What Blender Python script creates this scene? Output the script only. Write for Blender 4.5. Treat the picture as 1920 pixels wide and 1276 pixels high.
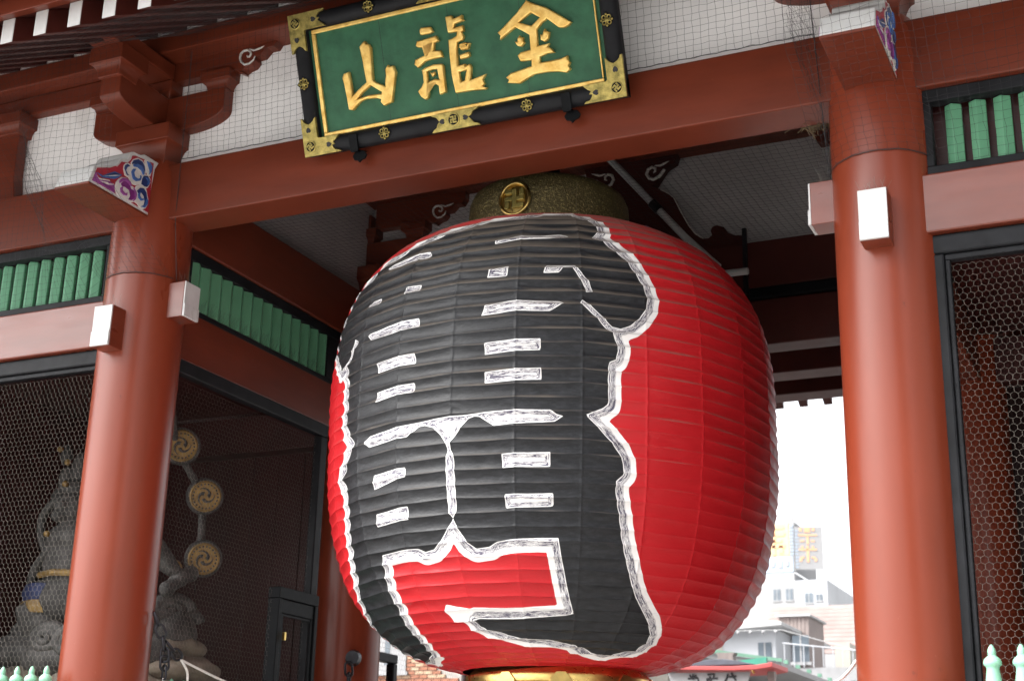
import bpy, bmesh, math, random
import numpy as np
from mathutils import Vector, Matrix
R=math.radians
for o in list(bpy.data.objects): bpy.data.objects.remove(o)
scene=bpy.context.scene
C=scene.collection
rng=random.Random(7)
nrng=np.random.default_rng(5)

# ------------------------------------------------------------------ camera
cam_d=bpy.data.cameras.new('camera'); cam=bpy.data.objects.new('camera',cam_d); C.objects.link(cam)
fw=Vector((-0.40475333,0.85915708,0.31308762)); rt=Vector((0.90778182,0.41872538,0.02451977)); up=Vector((0.1100314,-0.29413971,0.94940767))
M=Matrix((( rt.x,up.x,-fw.x,4.223),(rt.y,up.y,-fw.y,-8.2654),(rt.z,up.z,-fw.z,1.6),(0,0,0,1)))
cam.matrix_world=M
cam_d.sensor_width=36; cam_d.sensor_fit='HORIZONTAL'; cam_d.lens=49.868
cam_d.clip_start=.05; cam_d.clip_end=2000
cam_d.dof.use_dof=True; cam_d.dof.focus_distance=9.4; cam_d.dof.aperture_fstop=2.8
scene.camera=cam
# ------------------------------------------------------------------ sky, sun, exposure
world=bpy.data.worlds.new('World'); scene.world=world; world.use_nodes=True
wn=world.node_tree; wn.nodes.clear()
sky=wn.nodes.new('ShaderNodeTexSky'); sky.sky_type='NISHITA'; sky.sun_disc=False
SUN_EL,SUN_AZ=48,228            # azimuth clockwise from +Y
sky.sun_elevation=R(SUN_EL); sky.sun_rotation=R(SUN_AZ); sky.dust_density=6; sky.air_density=1.0; sky.ozone_density=1
hs=wn.nodes.new('ShaderNodeHueSaturation'); hs.inputs['Saturation'].default_value=.12
bg=wn.nodes.new('ShaderNodeBackground'); bg.inputs['Strength'].default_value=.15
wo=wn.nodes.new('ShaderNodeOutputWorld')
wn.links.new(sky.outputs[0],hs.inputs['Color']); wn.links.new(hs.outputs[0],bg.inputs['Color']); wn.links.new(bg.outputs[0],wo.inputs['Surface'])
sun_d=bpy.data.lights.new('sun','SUN'); sun=bpy.data.objects.new('sun',sun_d); C.objects.link(sun)
sun_d.energy=0.8; sun_d.angle=R(20); sun_d.color=(1,.97,.93)
a=R(SUN_AZ); sdir=Vector((math.sin(a)*math.cos(R(SUN_EL)),math.cos(a)*math.cos(R(SUN_EL)),math.sin(R(SUN_EL))))
sun.rotation_euler=sdir.to_track_quat('Z','Y').to_euler(); sun.location=(0,-20,30)
scene.view_settings.view_transform='Standard'; scene.view_settings.look='None'
scene.view_settings.exposure=2.15; scene.view_settings.gamma=1
scene.render.engine='CYCLES'
try:
    scene.cycles.max_bounces=8; scene.cycles.diffuse_bounces=5; scene.cycles.glossy_bounces=4; scene.cycles.use_denoising=True
except Exception: pass

# ------------------------------------------------------------------ materials
def lin(r,g,b):
    f=lambda c:(c/255/12.92 if c/255<=.04045 else ((c/255+.055)/1.055)**2.4)
    return (f(r),f(g),f(b),1)
MATS={}
def mat(name,col,rough=.5,metal=0,var=.12,nscale=6,bump=.0,bscale=60,rvar=.1,stretch=(1,1,1),spec=.5,dark=None,coat=0):
    m=bpy.data.materials.new(name); m.use_nodes=True; nt=m.node_tree; b=nt.nodes['Principled BSDF']
    col=tuple(col)[:3]+(1,)
    tc=nt.nodes.new('ShaderNodeTexCoord'); mp=nt.nodes.new('ShaderNodeMapping'); mp.inputs['Scale'].default_value=stretch
    nt.links.new(tc.outputs['Object'],mp.inputs['Vector'])
    nz=nt.nodes.new('ShaderNodeTexNoise'); nz.inputs['Scale'].default_value=nscale; nz.inputs['Detail'].default_value=6; nz.inputs['Roughness'].default_value=.6
    nt.links.new(mp.outputs[0],nz.inputs['Vector'])
    mx=nt.nodes.new('ShaderNodeMix'); mx.data_type='RGBA'
    d=dark if dark else tuple(c*(1-var*1.6) for c in col[:3]); d=tuple(d)[:3]+(1,)
    l=tuple(min(1,c*(1+var)) for c in col[:3])+(1,)
    mx.inputs['A'].default_value=d; mx.inputs['B'].default_value=l
    rp=nt.nodes.new('ShaderNodeMapRange'); rp.inputs['From Min'].default_value=.3; rp.inputs['From Max'].default_value=.7
    nt.links.new(nz.outputs['Fac'],rp.inputs['Value']); nt.links.new(rp.outputs[0],mx.inputs['Factor'])
    nt.links.new(mx.outputs['Result'],b.inputs['Base Color'])
    rr=nt.nodes.new('ShaderNodeMapRange'); rr.inputs['To Min'].default_value=max(.02,rough-rvar); rr.inputs['To Max'].default_value=min(1,rough+rvar)
    n2=nt.nodes.new('ShaderNodeTexNoise'); n2.inputs['Scale'].default_value=nscale*2.7; n2.inputs['Detail'].default_value=4
    nt.links.new(mp.outputs[0],n2.inputs['Vector']); nt.links.new(n2.outputs['Fac'],rr.inputs['Value']); nt.links.new(rr.outputs[0],b.inputs['Roughness'])
    b.inputs['Metallic'].default_value=metal; b.inputs['Specular IOR Level'].default_value=spec
    if coat: b.inputs['Coat Weight'].default_value=coat; b.inputs['Coat Roughness'].default_value=.12
    if bump:
        n3=nt.nodes.new('ShaderNodeTexNoise'); n3.inputs['Scale'].default_value=bscale; n3.inputs['Detail'].default_value=5
        nt.links.new(mp.outputs[0],n3.inputs['Vector'])
        bp=nt.nodes.new('ShaderNodeBump'); bp.inputs['Strength'].default_value=bump; bp.inputs['Distance'].default_value=.01
        nt.links.new(n3.outputs['Fac'],bp.inputs['Height']); nt.links.new(bp.outputs[0],b.inputs['Normal'])
    MATS[name]=m; return m
mat('red_paint',(.178,.032,.014),.30,spec=.34,var=.10,nscale=1.6,bump=.06,bscale=5,rvar=.08,stretch=(1,1,.3))
mat('red_beam',(.132,.0255,.0115),.38,spec=.28,var=.13,nscale=2.2,bump=.08,bscale=10,rvar=.10,stretch=(.6,.6,2.5))
mat('red_gloss',(.145,.028,.013),.31,spec=.55,var=.12,nscale=2.2,bump=.07,bscale=10,rvar=.08,stretch=(.6,.6,2.5))
mat('red_dark',(.055,.010,.007),.55,spec=.25,var=.15,nscale=2,bump=.05,bscale=20)  # darker than red_beam; on the inner rows it stands in for shade
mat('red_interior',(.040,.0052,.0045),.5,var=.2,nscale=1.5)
mat('red_shadow',(.014,.0034,.0030),.6,var=.2,nscale=1.5,spec=.2)  # near-black copy of the niche red, with the right niche's shade painted in
mat('white_paint',(.52,.52,.515),.5,var=.06,nscale=7,rvar=.05)
mat('plaster',(.92,.91,.905),.85,var=.04,nscale=2.5,bump=.08,bscale=90)
mat('black_lacquer',(.012,.0125,.0145),.5,spec=.14,var=.25,nscale=5,bump=.03,bscale=40)
mat('plaster_shaded',(.46,.44,.44),.9,var=.08,nscale=2.0,bump=.08,bscale=90)  # greyed copy of the front plaster; indoor shade is in its colour
mat('black_metal',(.006,.0065,.0075),.5,spec=.1,var=.2,nscale=8,bump=.05,bscale=60,metal=.2)
mat('gold_leaf',(.90,.63,.21),.34,metal=.5,var=.14,nscale=14,bump=.18,bscale=38,dark=(.70,.40,.08))
mat('brass',(.42,.33,.10),.42,metal=.75,var=.22,nscale=20,bump=.35,bscale=120,dark=(.15,.13,.04))
mat('bright_brass',(.70,.50,.17),.30,metal=1,var=.15,nscale=9,bump=.12,bscale=25)
mat('green_board',(.030,.112,.058),.5,spec=.3,var=.16,nscale=7,bump=.12,bscale=50,dark=(.020,.080,.042))
mat('green_bar',(.10,.28,.16),.45,var=.06,nscale=5)
mat('finial_green',(.22,.45,.32),.4,var=.05,nscale=8)
mat('wire',(.17,.152,.13),.5,metal=.4,var=.2,nscale=20)
mat('net_cord',(.018,.018,.02),.7,var=.2)
mat('steel_dark',(.03,.03,.035),.4,metal=.7,var=.3,nscale=12)
mat('rope',(.72,.70,.66),.9,var=.1,nscale=60,bump=.4,bscale=160)
mat('pvc',(.42,.42,.42),.5,var=.08)
mat('twig',(.22,.16,.09),.9,var=.4)
mat('statue',(.050,.046,.043),.75,var=.35,nscale=9,bump=.4,bscale=30,dark=(.016,.015,.014))
mat('statue_cloth',(.012,.02,.07),.7,var=.3,nscale=9)
mat('statue_gold',(.20,.125,.038),.55,metal=.35,var=.35,nscale=14,bump=.3,bscale=50,dark=(.13,.08,.03))
mat('rock',(.16,.13,.10),.9,var=.4,nscale=4,bump=.8,bscale=12)
mat('paving',(.33,.32,.305),.8,var=.12,nscale=1.2,bump=.15,bscale=30)
mat('stone',(.36,.34,.31),.85,var=.15,nscale=3,bump=.3,bscale=25)
mat('roof_tile',(.16,.17,.18),.6,var=.2)
mat('blue_carve',(.04,.11,.33),.5,var=.15,nscale=14)
mat('blue_dark',(.012,.03,.13),.5,var=.15,nscale=14)
mat('purple_carve',(.27,.06,.26),.5,var=.15,nscale=14)
mat('purple_dark',(.17,.018,.16),.5,var=.15,nscale=14)
mat('carve_red',(.33,.012,.03),.5,var=.1)
mat('carve_white',(.62,.60,.57),.55,var=.08,nscale=20)
mat('brick_red',(.26,.11,.065),.85,var=.25,nscale=8,bump=.3,bscale=40)
mat('brick_pale',(.36,.24,.16),.85,var=.2,nscale=8,bump=.3,bscale=40)
mat('mortar',(.30,.28,.26),.9)
mat('wall_white',(.24,.24,.245),.8,var=.05,nscale=.6)
mat('wall_grey',(.34,.35,.37),.8,var=.08,nscale=.6)
mat('wall_cream',(.30,.285,.25),.8,var=.08,nscale=.6)
mat('tile_pink',(.30,.235,.22),.8,var=.12,nscale=1)
mat('shed_brown',(.19,.155,.145),.8,var=.2,nscale=3,stretch=(8,8,.4))
mat('sign_yellow',(.55,.44,.20),.6,var=.03)
mat('sign_orange',(.55,.30,.17),.6,var=.03)
mat('sign_blue',(.26,.33,.42),.6,var=.05)
mat('trim_green',(.12,.25,.18),.6,var=.1)
mat('trim_teal',(.03,.22,.15),.6,var=.1)
mat('navy_tile',(.05,.06,.08),.6,var=.2)
mat('shop_red',(.33,.045,.045),.55,var=.05)
mat('ink',(.012,.012,.015),.6,var=.1)
def specks(name,scale,thr,fac,col):
    # small chips, drips and grime scattered over a paint
    nt=MATS[name].node_tree; b=nt.nodes['Principled BSDF']; N=nt.nodes.new
    tc=N('ShaderNodeTexCoord'); mp=N('ShaderNodeMapping'); mp.inputs['Scale'].default_value=(1,1,.55); nt.links.new(tc.outputs['Object'],mp.inputs['Vector'])
    nz=N('ShaderNodeTexNoise'); nz.inputs['Scale'].default_value=scale; nz.inputs['Detail'].default_value=7; nz.inputs['Roughness'].default_value=.7; nt.links.new(mp.outputs[0],nz.inputs['Vector'])
    rp=N('ShaderNodeMapRange'); rp.inputs['From Min'].default_value=thr; rp.inputs['From Max'].default_value=thr+.05; rp.inputs['To Max'].default_value=fac; nt.links.new(nz.outputs['Fac'],rp.inputs['Value'])
    mx=N('ShaderNodeMix'); mx.data_type='RGBA'; old=b.inputs['Base Color'].links[0].from_socket
    nt.links.new(old,mx.inputs['A']); mx.inputs['B'].default_value=col; nt.links.new(rp.outputs[0],mx.inputs['Factor']); nt.links.new(mx.outputs['Result'],b.inputs['Base Color'])
specks('red_paint',11,.66,.55,(.055,.016,.011,1)); specks('red_paint',34,.70,.6,(.33,.19,.15,1)); specks('red_beam',13,.65,.45,(.05,.016,.011,1)); specks('red_beam',40,.70,.5,(.25,.14,.11,1))
specks('red_gloss',13,.65,.45,(.06,.018,.012,1)); specks('white_paint',9,.60,.35,(.30,.28,.25,1)); specks('plaster',2.2,.60,.22,(.52,.49,.45,1)); specks('green_bar',14,.63,.4,(.05,.10,.07,1))
mat('window_glass',(.10,.12,.14),.08,var=.2,nscale=2)
mat('concrete',(.33,.33,.33),.85,var=.12,nscale=.8)
mat('facade_dark',(.20,.195,.19),.7,var=.15,nscale=.5)

# ------------------------------------------------------------------ mesh helpers
class MB:
    def __init__(s): s.v=[]; s.f=[]
    def add(s,vs,fs):
        n=len(s.v); s.v+= [tuple(map(float,p)) for p in vs]; s.f+=[tuple(i+n for i in f) for f in fs]; return s
    def box(s,x0,x1,y0,y1,z0,z1):
        return s.add([(x0,y0,z0),(x1,y0,z0),(x1,y1,z0),(x0,y1,z0),(x0,y0,z1),(x1,y0,z1),(x1,y1,z1),(x0,y1,z1)],
            [(0,3,2,1),(4,5,6,7),(0,1,5,4),(1,2,6,5),(2,3,7,6),(3,0,4,7)])
    def prism(s,poly,axis,a0,a1):
        # poly in the two remaining axes (x: (y,z); y: (x,z); z: (x,y)), extruded from a0 to a1
        A=sum(poly[i][0]*poly[(i+1)%len(poly)][1]-poly[(i+1)%len(poly)][0]*poly[i][1] for i in range(len(poly)))
        if A<0: poly=poly[::-1]
        def P(p,a):
            return {'x':(a,p[0],p[1]),'y':(p[0],a,p[1]),'z':(p[0],p[1],a)}[axis]
        n=len(poly); vs=[P(p,a0) for p in poly]+[P(p,a1) for p in poly]
        fs=[tuple(range(n))[::-1],tuple(range(n,2*n))]+[(i,(i+1)%n,n+(i+1)%n,n+i) for i in range(n)]
        if axis=='y': fs=[f[::-1] for f in fs]
        return s.add(vs,fs)
    def tube(s,pts,r,n=8,caps=True,closed=False):
        pts=[Vector(p) for p in pts]; rs=r if isinstance(r,(list,tuple)) else [r]*len(pts)
        rings=[]; prev=None; N=len(pts)
        for i,p in enumerate(pts):
            if closed: t=(pts[(i+1)%N]-pts[i-1]).normalized()
            else: t=(pts[min(i+1,N-1)]-pts[max(i-1,0)]).normalized()
            if prev is None:
                ref=Vector((0,0,1)) if abs(t.z)<.9 else Vector((1,0,0)); u=t.cross(ref).normalized()
            else: u=(prev-t*prev.dot(t)); u=u.normalized() if u.length>1e-6 else t.orthogonal().normalized()
            prev=u; w=t.cross(u)
            rings.append([p+(u*math.cos(k*2*math.pi/n)+w*math.sin(k*2*math.pi/n))*rs[i] for k in range(n)])
        vs=[q for ring in rings for q in ring]; fs=[]
        for i in range(N if closed else N-1):
            j=(i+1)%N
            for k in range(n): fs.append((i*n+k,i*n+(k+1)%n,j*n+(k+1)%n,j*n+k))
        if caps and not closed: fs+=[tuple(range(n))[::-1],tuple((N-1)*n+k for k in range(n))]
        return s.add(vs,fs)
    def lathe(s,prof,n=48,c=(0,0),caps=True):
        vs=[(c[0]+r*math.cos(2*math.pi*k/n),c[1]+r*math.sin(2*math.pi*k/n),z) for r,z in prof for k in range(n)]
        fs=[(i*n+k,i*n+(k+1)%n,(i+1)*n+(k+1)%n,(i+1)*n+k) for i in range(len(prof)-1) for k in range(n)]
        if caps: fs+=[tuple(range(n))[::-1],tuple((len(prof)-1)*n+k for k in range(n))]
        return s.add(vs,fs)
    def ball(s,c,r,n=12,m=8):
        rx,ry,rz=r if isinstance(r,(tuple,list)) else (r,r,r)
        vs=[(c[0],c[1],c[2]-rz)]+[(c[0]+rx*math.sin(math.pi*j/m)*math.cos(2*math.pi*k/n),c[1]+ry*math.sin(math.pi*j/m)*math.sin(2*math.pi*k/n),c[2]-rz*math.cos(math.pi*j/m)) for j in range(1,m) for k in range(n)]+[(c[0],c[1],c[2]+rz)]
        fs=[(0,1+(k+1)%n,1+k) for k in range(n)]
        for j in range(m-2):
            for k in range(n): a=1+j*n; fs.append((a+k,a+(k+1)%n,a+n+(k+1)%n,a+n+k))
        a=1+(m-2)*n; L=len(vs)-1; fs+=[(a+k,a+(k+1)%n,L) for k in range(n)]
        return s.add(vs,fs)
    def build(s,name,m,parent=None,bevel=0,smooth=None,label=None,cat=None,group=None,kind=None,seg=2,loc=None):
        me=bpy.data.meshes.new(name); me.from_pydata(s.v,[],s.f); me.update()
        return link(name,me,m,parent,bevel,smooth,label,cat,group,kind,seg,loc)
def link(name,me,m,parent=None,bevel=0,smooth=None,label=None,cat=None,group=None,kind=None,seg=2,loc=None):
    if m is not None:
        me.materials.clear(); me.materials.append(MATS[m] if isinstance(m,str) else m)
    o=bpy.data.objects.new(name,me); C.objects.link(o)
    if smooth is not None:
        me.polygons.foreach_set('use_smooth',[True]*len(me.polygons)); me.set_sharp_from_angle(angle=R(smooth))
    if bevel:
        b=o.modifiers.new('bevel','BEVEL'); b.width=bevel; b.segments=seg; b.limit_method='ANGLE'; b.angle_limit=R(40)
    if parent: o.parent=parent
    if loc: o.location=loc
    tag(o,label,cat,group,kind); return o
def tag(o,label=None,cat=None,group=None,kind=None):
    if label: o['label']=label
    if cat: o['category']=cat
    if group: o['group']=group
    if kind: o['kind']=kind
    return o
def empty(name,loc=(0,0,0),parent=None,label=None,cat=None,group=None):
    o=bpy.data.objects.new(name,None); C.objects.link(o); o.location=loc; o.empty_display_size=.1
    if parent: o.parent=parent
    return tag(o,label,cat,group)
def copy_tree(o,parent=None):
    c=o.copy(); C.objects.link(c)
    if parent is not None: c.parent=parent
    for ch in [x for x in bpy.data.objects if x.parent==o]: copy_tree(ch,c)
    return c
def dup(o,loc=None,parent='same',name=None):
    c=o.copy(); C.objects.link(c)
    if loc is not None: c.location=loc
    if parent!='same': c.parent=parent
    return c
def curve_mesh(name,polys,extrude,bevel):
    cu=bpy.data.curves.new(name,'CURVE'); cu.dimensions='2D'; cu.fill_mode='BOTH'; cu.extrude=extrude; cu.bevel_depth=bevel; cu.offset=-bevel; cu.bevel_resolution=2
    for poly in polys:
        sp=cu.splines.new('POLY'); sp.points.add(len(poly)-1)
        for i,p in enumerate(poly): sp.points[i].co=(p[0],p[1],0,1)
        sp.use_cyclic_u=True
    ob=bpy.data.objects.new(name,cu); C.objects.link(ob)
    dg=bpy.context.evaluated_depsgraph_get(); dg.update()
    me=bpy.data.meshes.new_from_object(ob.evaluated_get(dg)); me.name=name
    bpy.data.objects.remove(ob); bpy.data.curves.remove(cu); return me
def wires(name,P,Q,r,m,parent=None,**k):
    # P,Q: n x 3 segment ends -> three-sided prisms in one mesh
    P=np.asarray(P,float); Q=np.asarray(Q,float); n=len(P); d=Q-P; d/=np.linalg.norm(d,axis=1,keepdims=True)+1e-12
    ref=np.where(np.abs(d[:,2:3])<.9,np.array([[0,0,1.]]),np.array([[1.,0,0]])); u=np.cross(d,ref); u/=np.linalg.norm(u,axis=1,keepdims=True); w=np.cross(d,u)
    V=np.zeros((n,6,3))
    for kk in range(3):
        a_=2*math.pi*kk/3; off=(u*math.cos(a_)+w*math.sin(a_))*r; V[:,kk]=P+off; V[:,3+kk]=Q+off
    base=(np.arange(n)*6)[:,None]
    F=np.concatenate([base+np.array([[a_,(a_+1)%3,3+(a_+1)%3,3+a_]]) for a_ in range(3)],0)
    me=bpy.data.meshes.new(name); me.vertices.add(n*6); me.vertices.foreach_set('co',V.reshape(-1))
    me.loops.add(F.size); me.loops.foreach_set('vertex_index',F.reshape(-1).astype(np.int32))
    me.polygons.add(len(F)); me.polygons.foreach_set('loop_start',(np.arange(len(F))*4).astype(np.int32)); 
    try: me.polygons.foreach_set('loop_total',np.full(len(F),4,np.int32))
    except Exception: pass
    me.update(calc_edges=True); me.validate()
    return link(name,me,m,parent,**k)

# ================================================================== ground
MB().add([(-400,-400,0),(400,-400,0),(400,400,0),(-400,400,0)],[(0,1,2,3)]).build('ground','paving',kind='structure')
pb=MB().box(-6.6,-2.45,-.55,6.9,.0,.9).build('stone_platform','stone',bevel=.02,kind='structure')
MB().box(2.45,6.6,-.55,6.9,.0,.9).build('stone_platform','stone',bevel=.02,kind='structure')

# ================================================================== temple gate
PX=2.86; PR=.315; D=3.31; YB=6.4
gate=empty('temple_gate',(0,0,0),label='red painted wooden temple gate with round pillars, white plaster panels and deep eaves',cat='gate')
def pillar(x,y,z1=6.42):
    pr=[(PR,0.3),(PR,3),(PR,5.6),(PR-.004,6.1),(PR-.02,6.3),(PR-.07,z1)]
    o=MB().lathe(pr,64).build('pillar','red_paint',gate,smooth=30,loc=(x,y,0))
    s=MB().lathe([(PR+.16,0),(PR+.16,.18),(PR+.06,.3)],48).build('pillar_base','stone',o,smooth=30); return o
PIL={}
for x in (-PX,PX,-5.9,5.9):
    for y in (0,D,YB): PIL[(x,y)]=pillar(x,y)
# --- tie beams
def beam(n,x0,x1,y0,y1,z0,z1,m='red_beam',b=.012): return MB().box(x0,x1,y0,y1,z0,z1).build(n,m,gate,bevel=b)
for y,zb,zt,t in ((0,5.90,6.376,.155),(D,5.975,6.41,.155),(YB,5.90,6.376,.155)):
    beam('tie_beam',-PX+.2,PX-.2,y-t,y+t,zb,zt,'red_beam' if y==0 else 'red_dark')  # rows behind the front one: passage shade put into the colour
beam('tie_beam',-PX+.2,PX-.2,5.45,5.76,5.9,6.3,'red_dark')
for sx in (-1,1):
    x0,x1=sorted((sx*(PX+.2),sx*5.75))
    for y in (0,D,YB):
        beam('tie_beam',x0,x1,y-.18,y+.18,5.868,6.352,'red_beam' if y!=D else 'red_interior')  # middle row darkened in colour to sit in the niche shade
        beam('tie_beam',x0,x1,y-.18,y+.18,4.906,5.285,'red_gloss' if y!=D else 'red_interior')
    for ya,yb in ((.2,D-.2),(D+.2,YB-.2)):
        beam('tie_beam',sx*PX-.152,sx*PX+.152,ya,yb,5.868,6.385)
        beam('tie_beam',sx*PX-.152,sx*PX+.152,ya,yb,4.906,5.317)
# header board and black strip in the middle row
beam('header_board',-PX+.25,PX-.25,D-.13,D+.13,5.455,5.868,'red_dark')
beam('header_strip',-PX+.25,PX-.25,D-.165,D+.165,5.872,5.972,'black_metal')
# --- beam ends passing through the pillars (white faces)
def tenon(x,y,axis,sgn,zlo,zhi,hw,tip):
    # red body with a white stepped face plate, pointing sgn along axis
    e=empty('beam_end',(x,y,0),gate)
    b0,b1=.27,tip
    def bx(mb,a0,a1,w,z0,z1):
        a0,a1=sorted((a0*sgn,a1*sgn))
        return mb.box(a0,a1,-w,w,z0,z1) if axis=='x' else mb.box(-w,w,a0,a1,z0,z1)
    bx(MB(),b0,b1-.006,hw,zlo,zhi).build('end_block','red_gloss',e,bevel=.004)
    zm=zlo+(zhi-zlo)*.36
    f=MB(); bx(f,b1-.0055,b1+.006,hw-.002,zm,zhi-.002); bx(f,b1-.0055,b1+.014,hw-.002,zlo+.002,zm)
    f.build('white_face','white_paint',e,bevel=.002)
    # bird spikes on top
    P=[];Q=[]
    for k in range(5):
        t=-hw*.8+k*hw*.4
        for s in (-1,1):
            a=(b1-.07)*sgn; p=(a,t,zhi) if axis=='x' else (t,a,zhi)
            q=(p[0]+rng.uniform(-.02,.02)+(0 if axis=='x' else s*.02),p[1]+(s*.02 if axis=='x' else rng.uniform(-.02,.02)),zhi+rng.uniform(.07,.115)); P.append(p);Q.append(q)
    wires('bird_spikes',P,Q,.0008,'wire',e,kind='stuff')
for x in (-PX,PX):
    for y,s in ((0,-1),): tenon(x,y,'y',s,4.80,5.12,.086,.45)
    for y in (0,D): tenon(x,y,'x',-1 if x>0 else 1,5.10,5.385,.092,.45)

# --- louvred transoms of green bars
def louvre(x0,x1,y,z0,z1,pitch,first,sgn=-1):
    e=empty('louvre_window',(0,0,0),gate)
    fy0,fy1=sorted((y+sgn*.135,y+sgn*.045))
    for a in ((x0,x1,fy0,fy1,z0,z0+.065),(x0,x1,fy0,fy1,z1-.085,z1),(x0,x0+.075,fy0+.002,fy1-.002,z0+.066,z1-.086),(x1-.075,x1,fy0+.002,fy1-.002,z0+.066,z1-.086)):
        MB().box(*a).build('frame_bar','black_lacquer',e,bevel=.008)
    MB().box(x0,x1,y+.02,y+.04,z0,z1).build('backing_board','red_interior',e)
    h=.05; bar=None; x=first
    while x0+.1<x<x1-.08:
        if bar is None:
            bar=MB().prism([(-h,0),(-.006,-.03),(h,0),(h,.03),(-h,.03)],'z',z0+.067,z1-.087).build('green_bar','green_bar',e,bevel=.004); bar.location=(x,y+sgn*.075+.03,0)
        else:
            c=dup(bar,(x,y+sgn*.075+.03,0))
        x+=pitch
    return e
louvre(-5.62,-3.115,0,5.288,5.866,-.1365,-3.314+.098)
louvre(3.115,5.62,0,5.288,5.866,.144,3.369-.06)
def louvre_side(sx):
    e=empty('louvre_window',(sx*PX,0,0),gate)
    xi=-sx
    a0,a1=sorted((xi*.045,xi*.135))
    z0,z1=5.32,5.866
    for b in ((a0,a1,.3,3.0,z0,z0+.05),(a0,a1,.3,3.0,z1-.1,z1),(a0,a1,.3,.37,z0+.051,z1-.101),(a0,a1,2.44,3.0,z0+.051,z1-.101)):
        MB().box(*b).build('frame_bar','black_lacquer',e,bevel=.008)
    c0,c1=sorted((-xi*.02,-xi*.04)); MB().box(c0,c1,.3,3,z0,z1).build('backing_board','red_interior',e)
    h=.071; bar=None
    for k in range(14):
        y=.30+.1505*k+.14
        if bar is None: bar=MB().prism([(-h,0),(-h*.45,-h),(h*.45,-h),(h,0),(h*.45,h),(-h*.45,h)],'z',z0+.052,z1-.102).build('green_bar','green_bar',e,bevel=.004); bar.location=(xi*.075,y,0)
        else: dup(bar,(xi*.075,y,0))
    P=[];Q=[]
    for k in range(70):
        y=.42+k*.029
        for s in (-1,1):
            P.append((xi*.13,y,z0+.05));Q.append((xi*(.13+rng.uniform(0,.05)),y+s*.03,z0+.05+rng.uniform(.06,.11)))
    wires('bird_spikes',P,Q,.0007,'net_cord',e,kind='stuff')
louvre_side(-1); louvre_side(1)

# --- black frames and hexagonal wire screens of the statue niches
def hexgrid(a0,a1,b0,b1,cw):
    s=cw/math.sqrt(3); P=[];Q=[]; rows=int((b1-b0)/(1.5*s))+1; cols=int((a1-a0)/cw)+1
    jit={}
    def J(x,y):
        k=(round(x*2000),round(y*2000))
        if k not in jit: jit[k]=(x+rng.gauss(0,cw*.03),y+rng.gauss(0,cw*.03))
        return jit[k]
    for r in range(rows):
        for c in range(cols):
            x=a0+c*cw+(cw/2 if r%2 else 0); y=b0+r*1.5*s
            if x+cw/2>a1 or y+s>b1: continue
            pts=[(x,y-s/2),(x,y+s/2),(x+cw/2,y+s),(x-cw/2,y+s)]
            P+= [J(*pts[0]),J(*pts[1]),J(*pts[1])]; Q+=[J(*pts[1]),J(*pts[2]),J(*pts[3])]
    return np.array(P),np.array(Q)
def screen_x(x0,x1,y,z0,z1,hex_=True,cw=.0425):
    e=empty('wire_screen',(0,0,0),gate)
    for b in ((x0,x1,y-.075,y+.02,z1-.12,z1),(x0,x0+.075,y-.072,y+.02,z0,z1-.121),(x1-.075,x1,y-.072,y+.02,z0,z1-.121)):
        MB().box(*b).build('frame_bar','black_lacquer',e,bevel=.012)
    for b in ((x0+.076,x1-.076,y-.05,y+.01,z1-.158,z1-.122),(x0+.076,x0+.105,y-.05,y+.01,z0,z1-.159),(x1-.105,x1-.076,y-.05,y+.01,z0,z1-.159)):
        MB().box(*b).build('inner_bead','black_lacquer',e,bevel=.006)
    if hex_:
        P,Q=hexgrid(x0+.1,x1-.1,z0,z1-.15,cw)
        f=lambda A:np.stack([A[:,0],np.full(len(A),y-.03),A[:,1]],1)
        wires('wire_mesh',f(P),f(Q),.0009,'wire',e,kind='stuff')
screen_x(-5.62,-3.06,-.06,1.2,4.904)
screen_x(3.125,5.62,-.06,1.2,4.904)
def screen_y(x,y0,y1,z0,z1,face,hex_=True,cw=.0425,door=False,cut=None):
    e=empty('wire_screen',(0,0,0),gate)
    a0,a1=sorted((x-face*.03,x+face*.055))
    for b in ((a0,a1,y0,y1,z1-.115,z1),(a0+.002,a1-.002,y0,y0+.07,z0,z1-.116),(a0+.002,a1-.002,y1-.115,y1,z0,z1-.116)):
        MB().box(*b).build('frame_bar','black_lacquer',e,bevel=.012)
    if hex_:
        P,Q=hexgrid(y0+.06,y1-.1,z0,z1-.11,cw)
        f=lambda A:np.stack([np.full(len(A),x),A[:,0],A[:,1]],1)
        wires('wire_mesh',f(P),f(Q),.0009,'wire',e,kind='stuff')
    if door:
        d0,d1=a0-.01,a1+.025
        dr=empty('screen_door',(0,0,0),e)
        dy0,dy1,dz=1.865,2.485,3.345
        for b in ((d0,d1,dy0,dy1,dz-.095,dz),(d0+.003,d1-.003,dy0,dy0+.052,z0,dz-.096),(d0+.003,d1-.003,dy1-.052,dy1,z0,dz-.096),(d0,d1-.016,dy0+.053,dy1-.053,dz-.215,dz-.097),(d0,d1-.017,dy0+.053,dy0+.095,z0,dz-.216),(d0,d1-.017,dy1-.095,dy1-.053,z0,dz-.216)):
            MB().box(*b).build('frame_bar','black_metal',e,bevel=.006)  # darker black than the other frames: shade at the door put into colour
        bpy.data.objects.remove(dr)
        for b in ((d1-.03,d1-.022,dy0+.096,dy1-.096,dz-.24,dz-.217),(d1-.03,d1-.022,dy0+.096,dy0+.112,z0,dz-.241)):
            MB().box(*b).build('door_bead','black_metal',e,bevel=.004)
        MB().box(d1,d1+.03,dy0+.075,dy0+.098,2.90,2.97).build('door_latch','bright_brass',e,bevel=.004)
screen_y(-2.74,.2,2.49,1.2,4.904,1,door=True)
screen_y(2.74,.3,2.49,1.2,4.904,-1,hex_=False)
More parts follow.
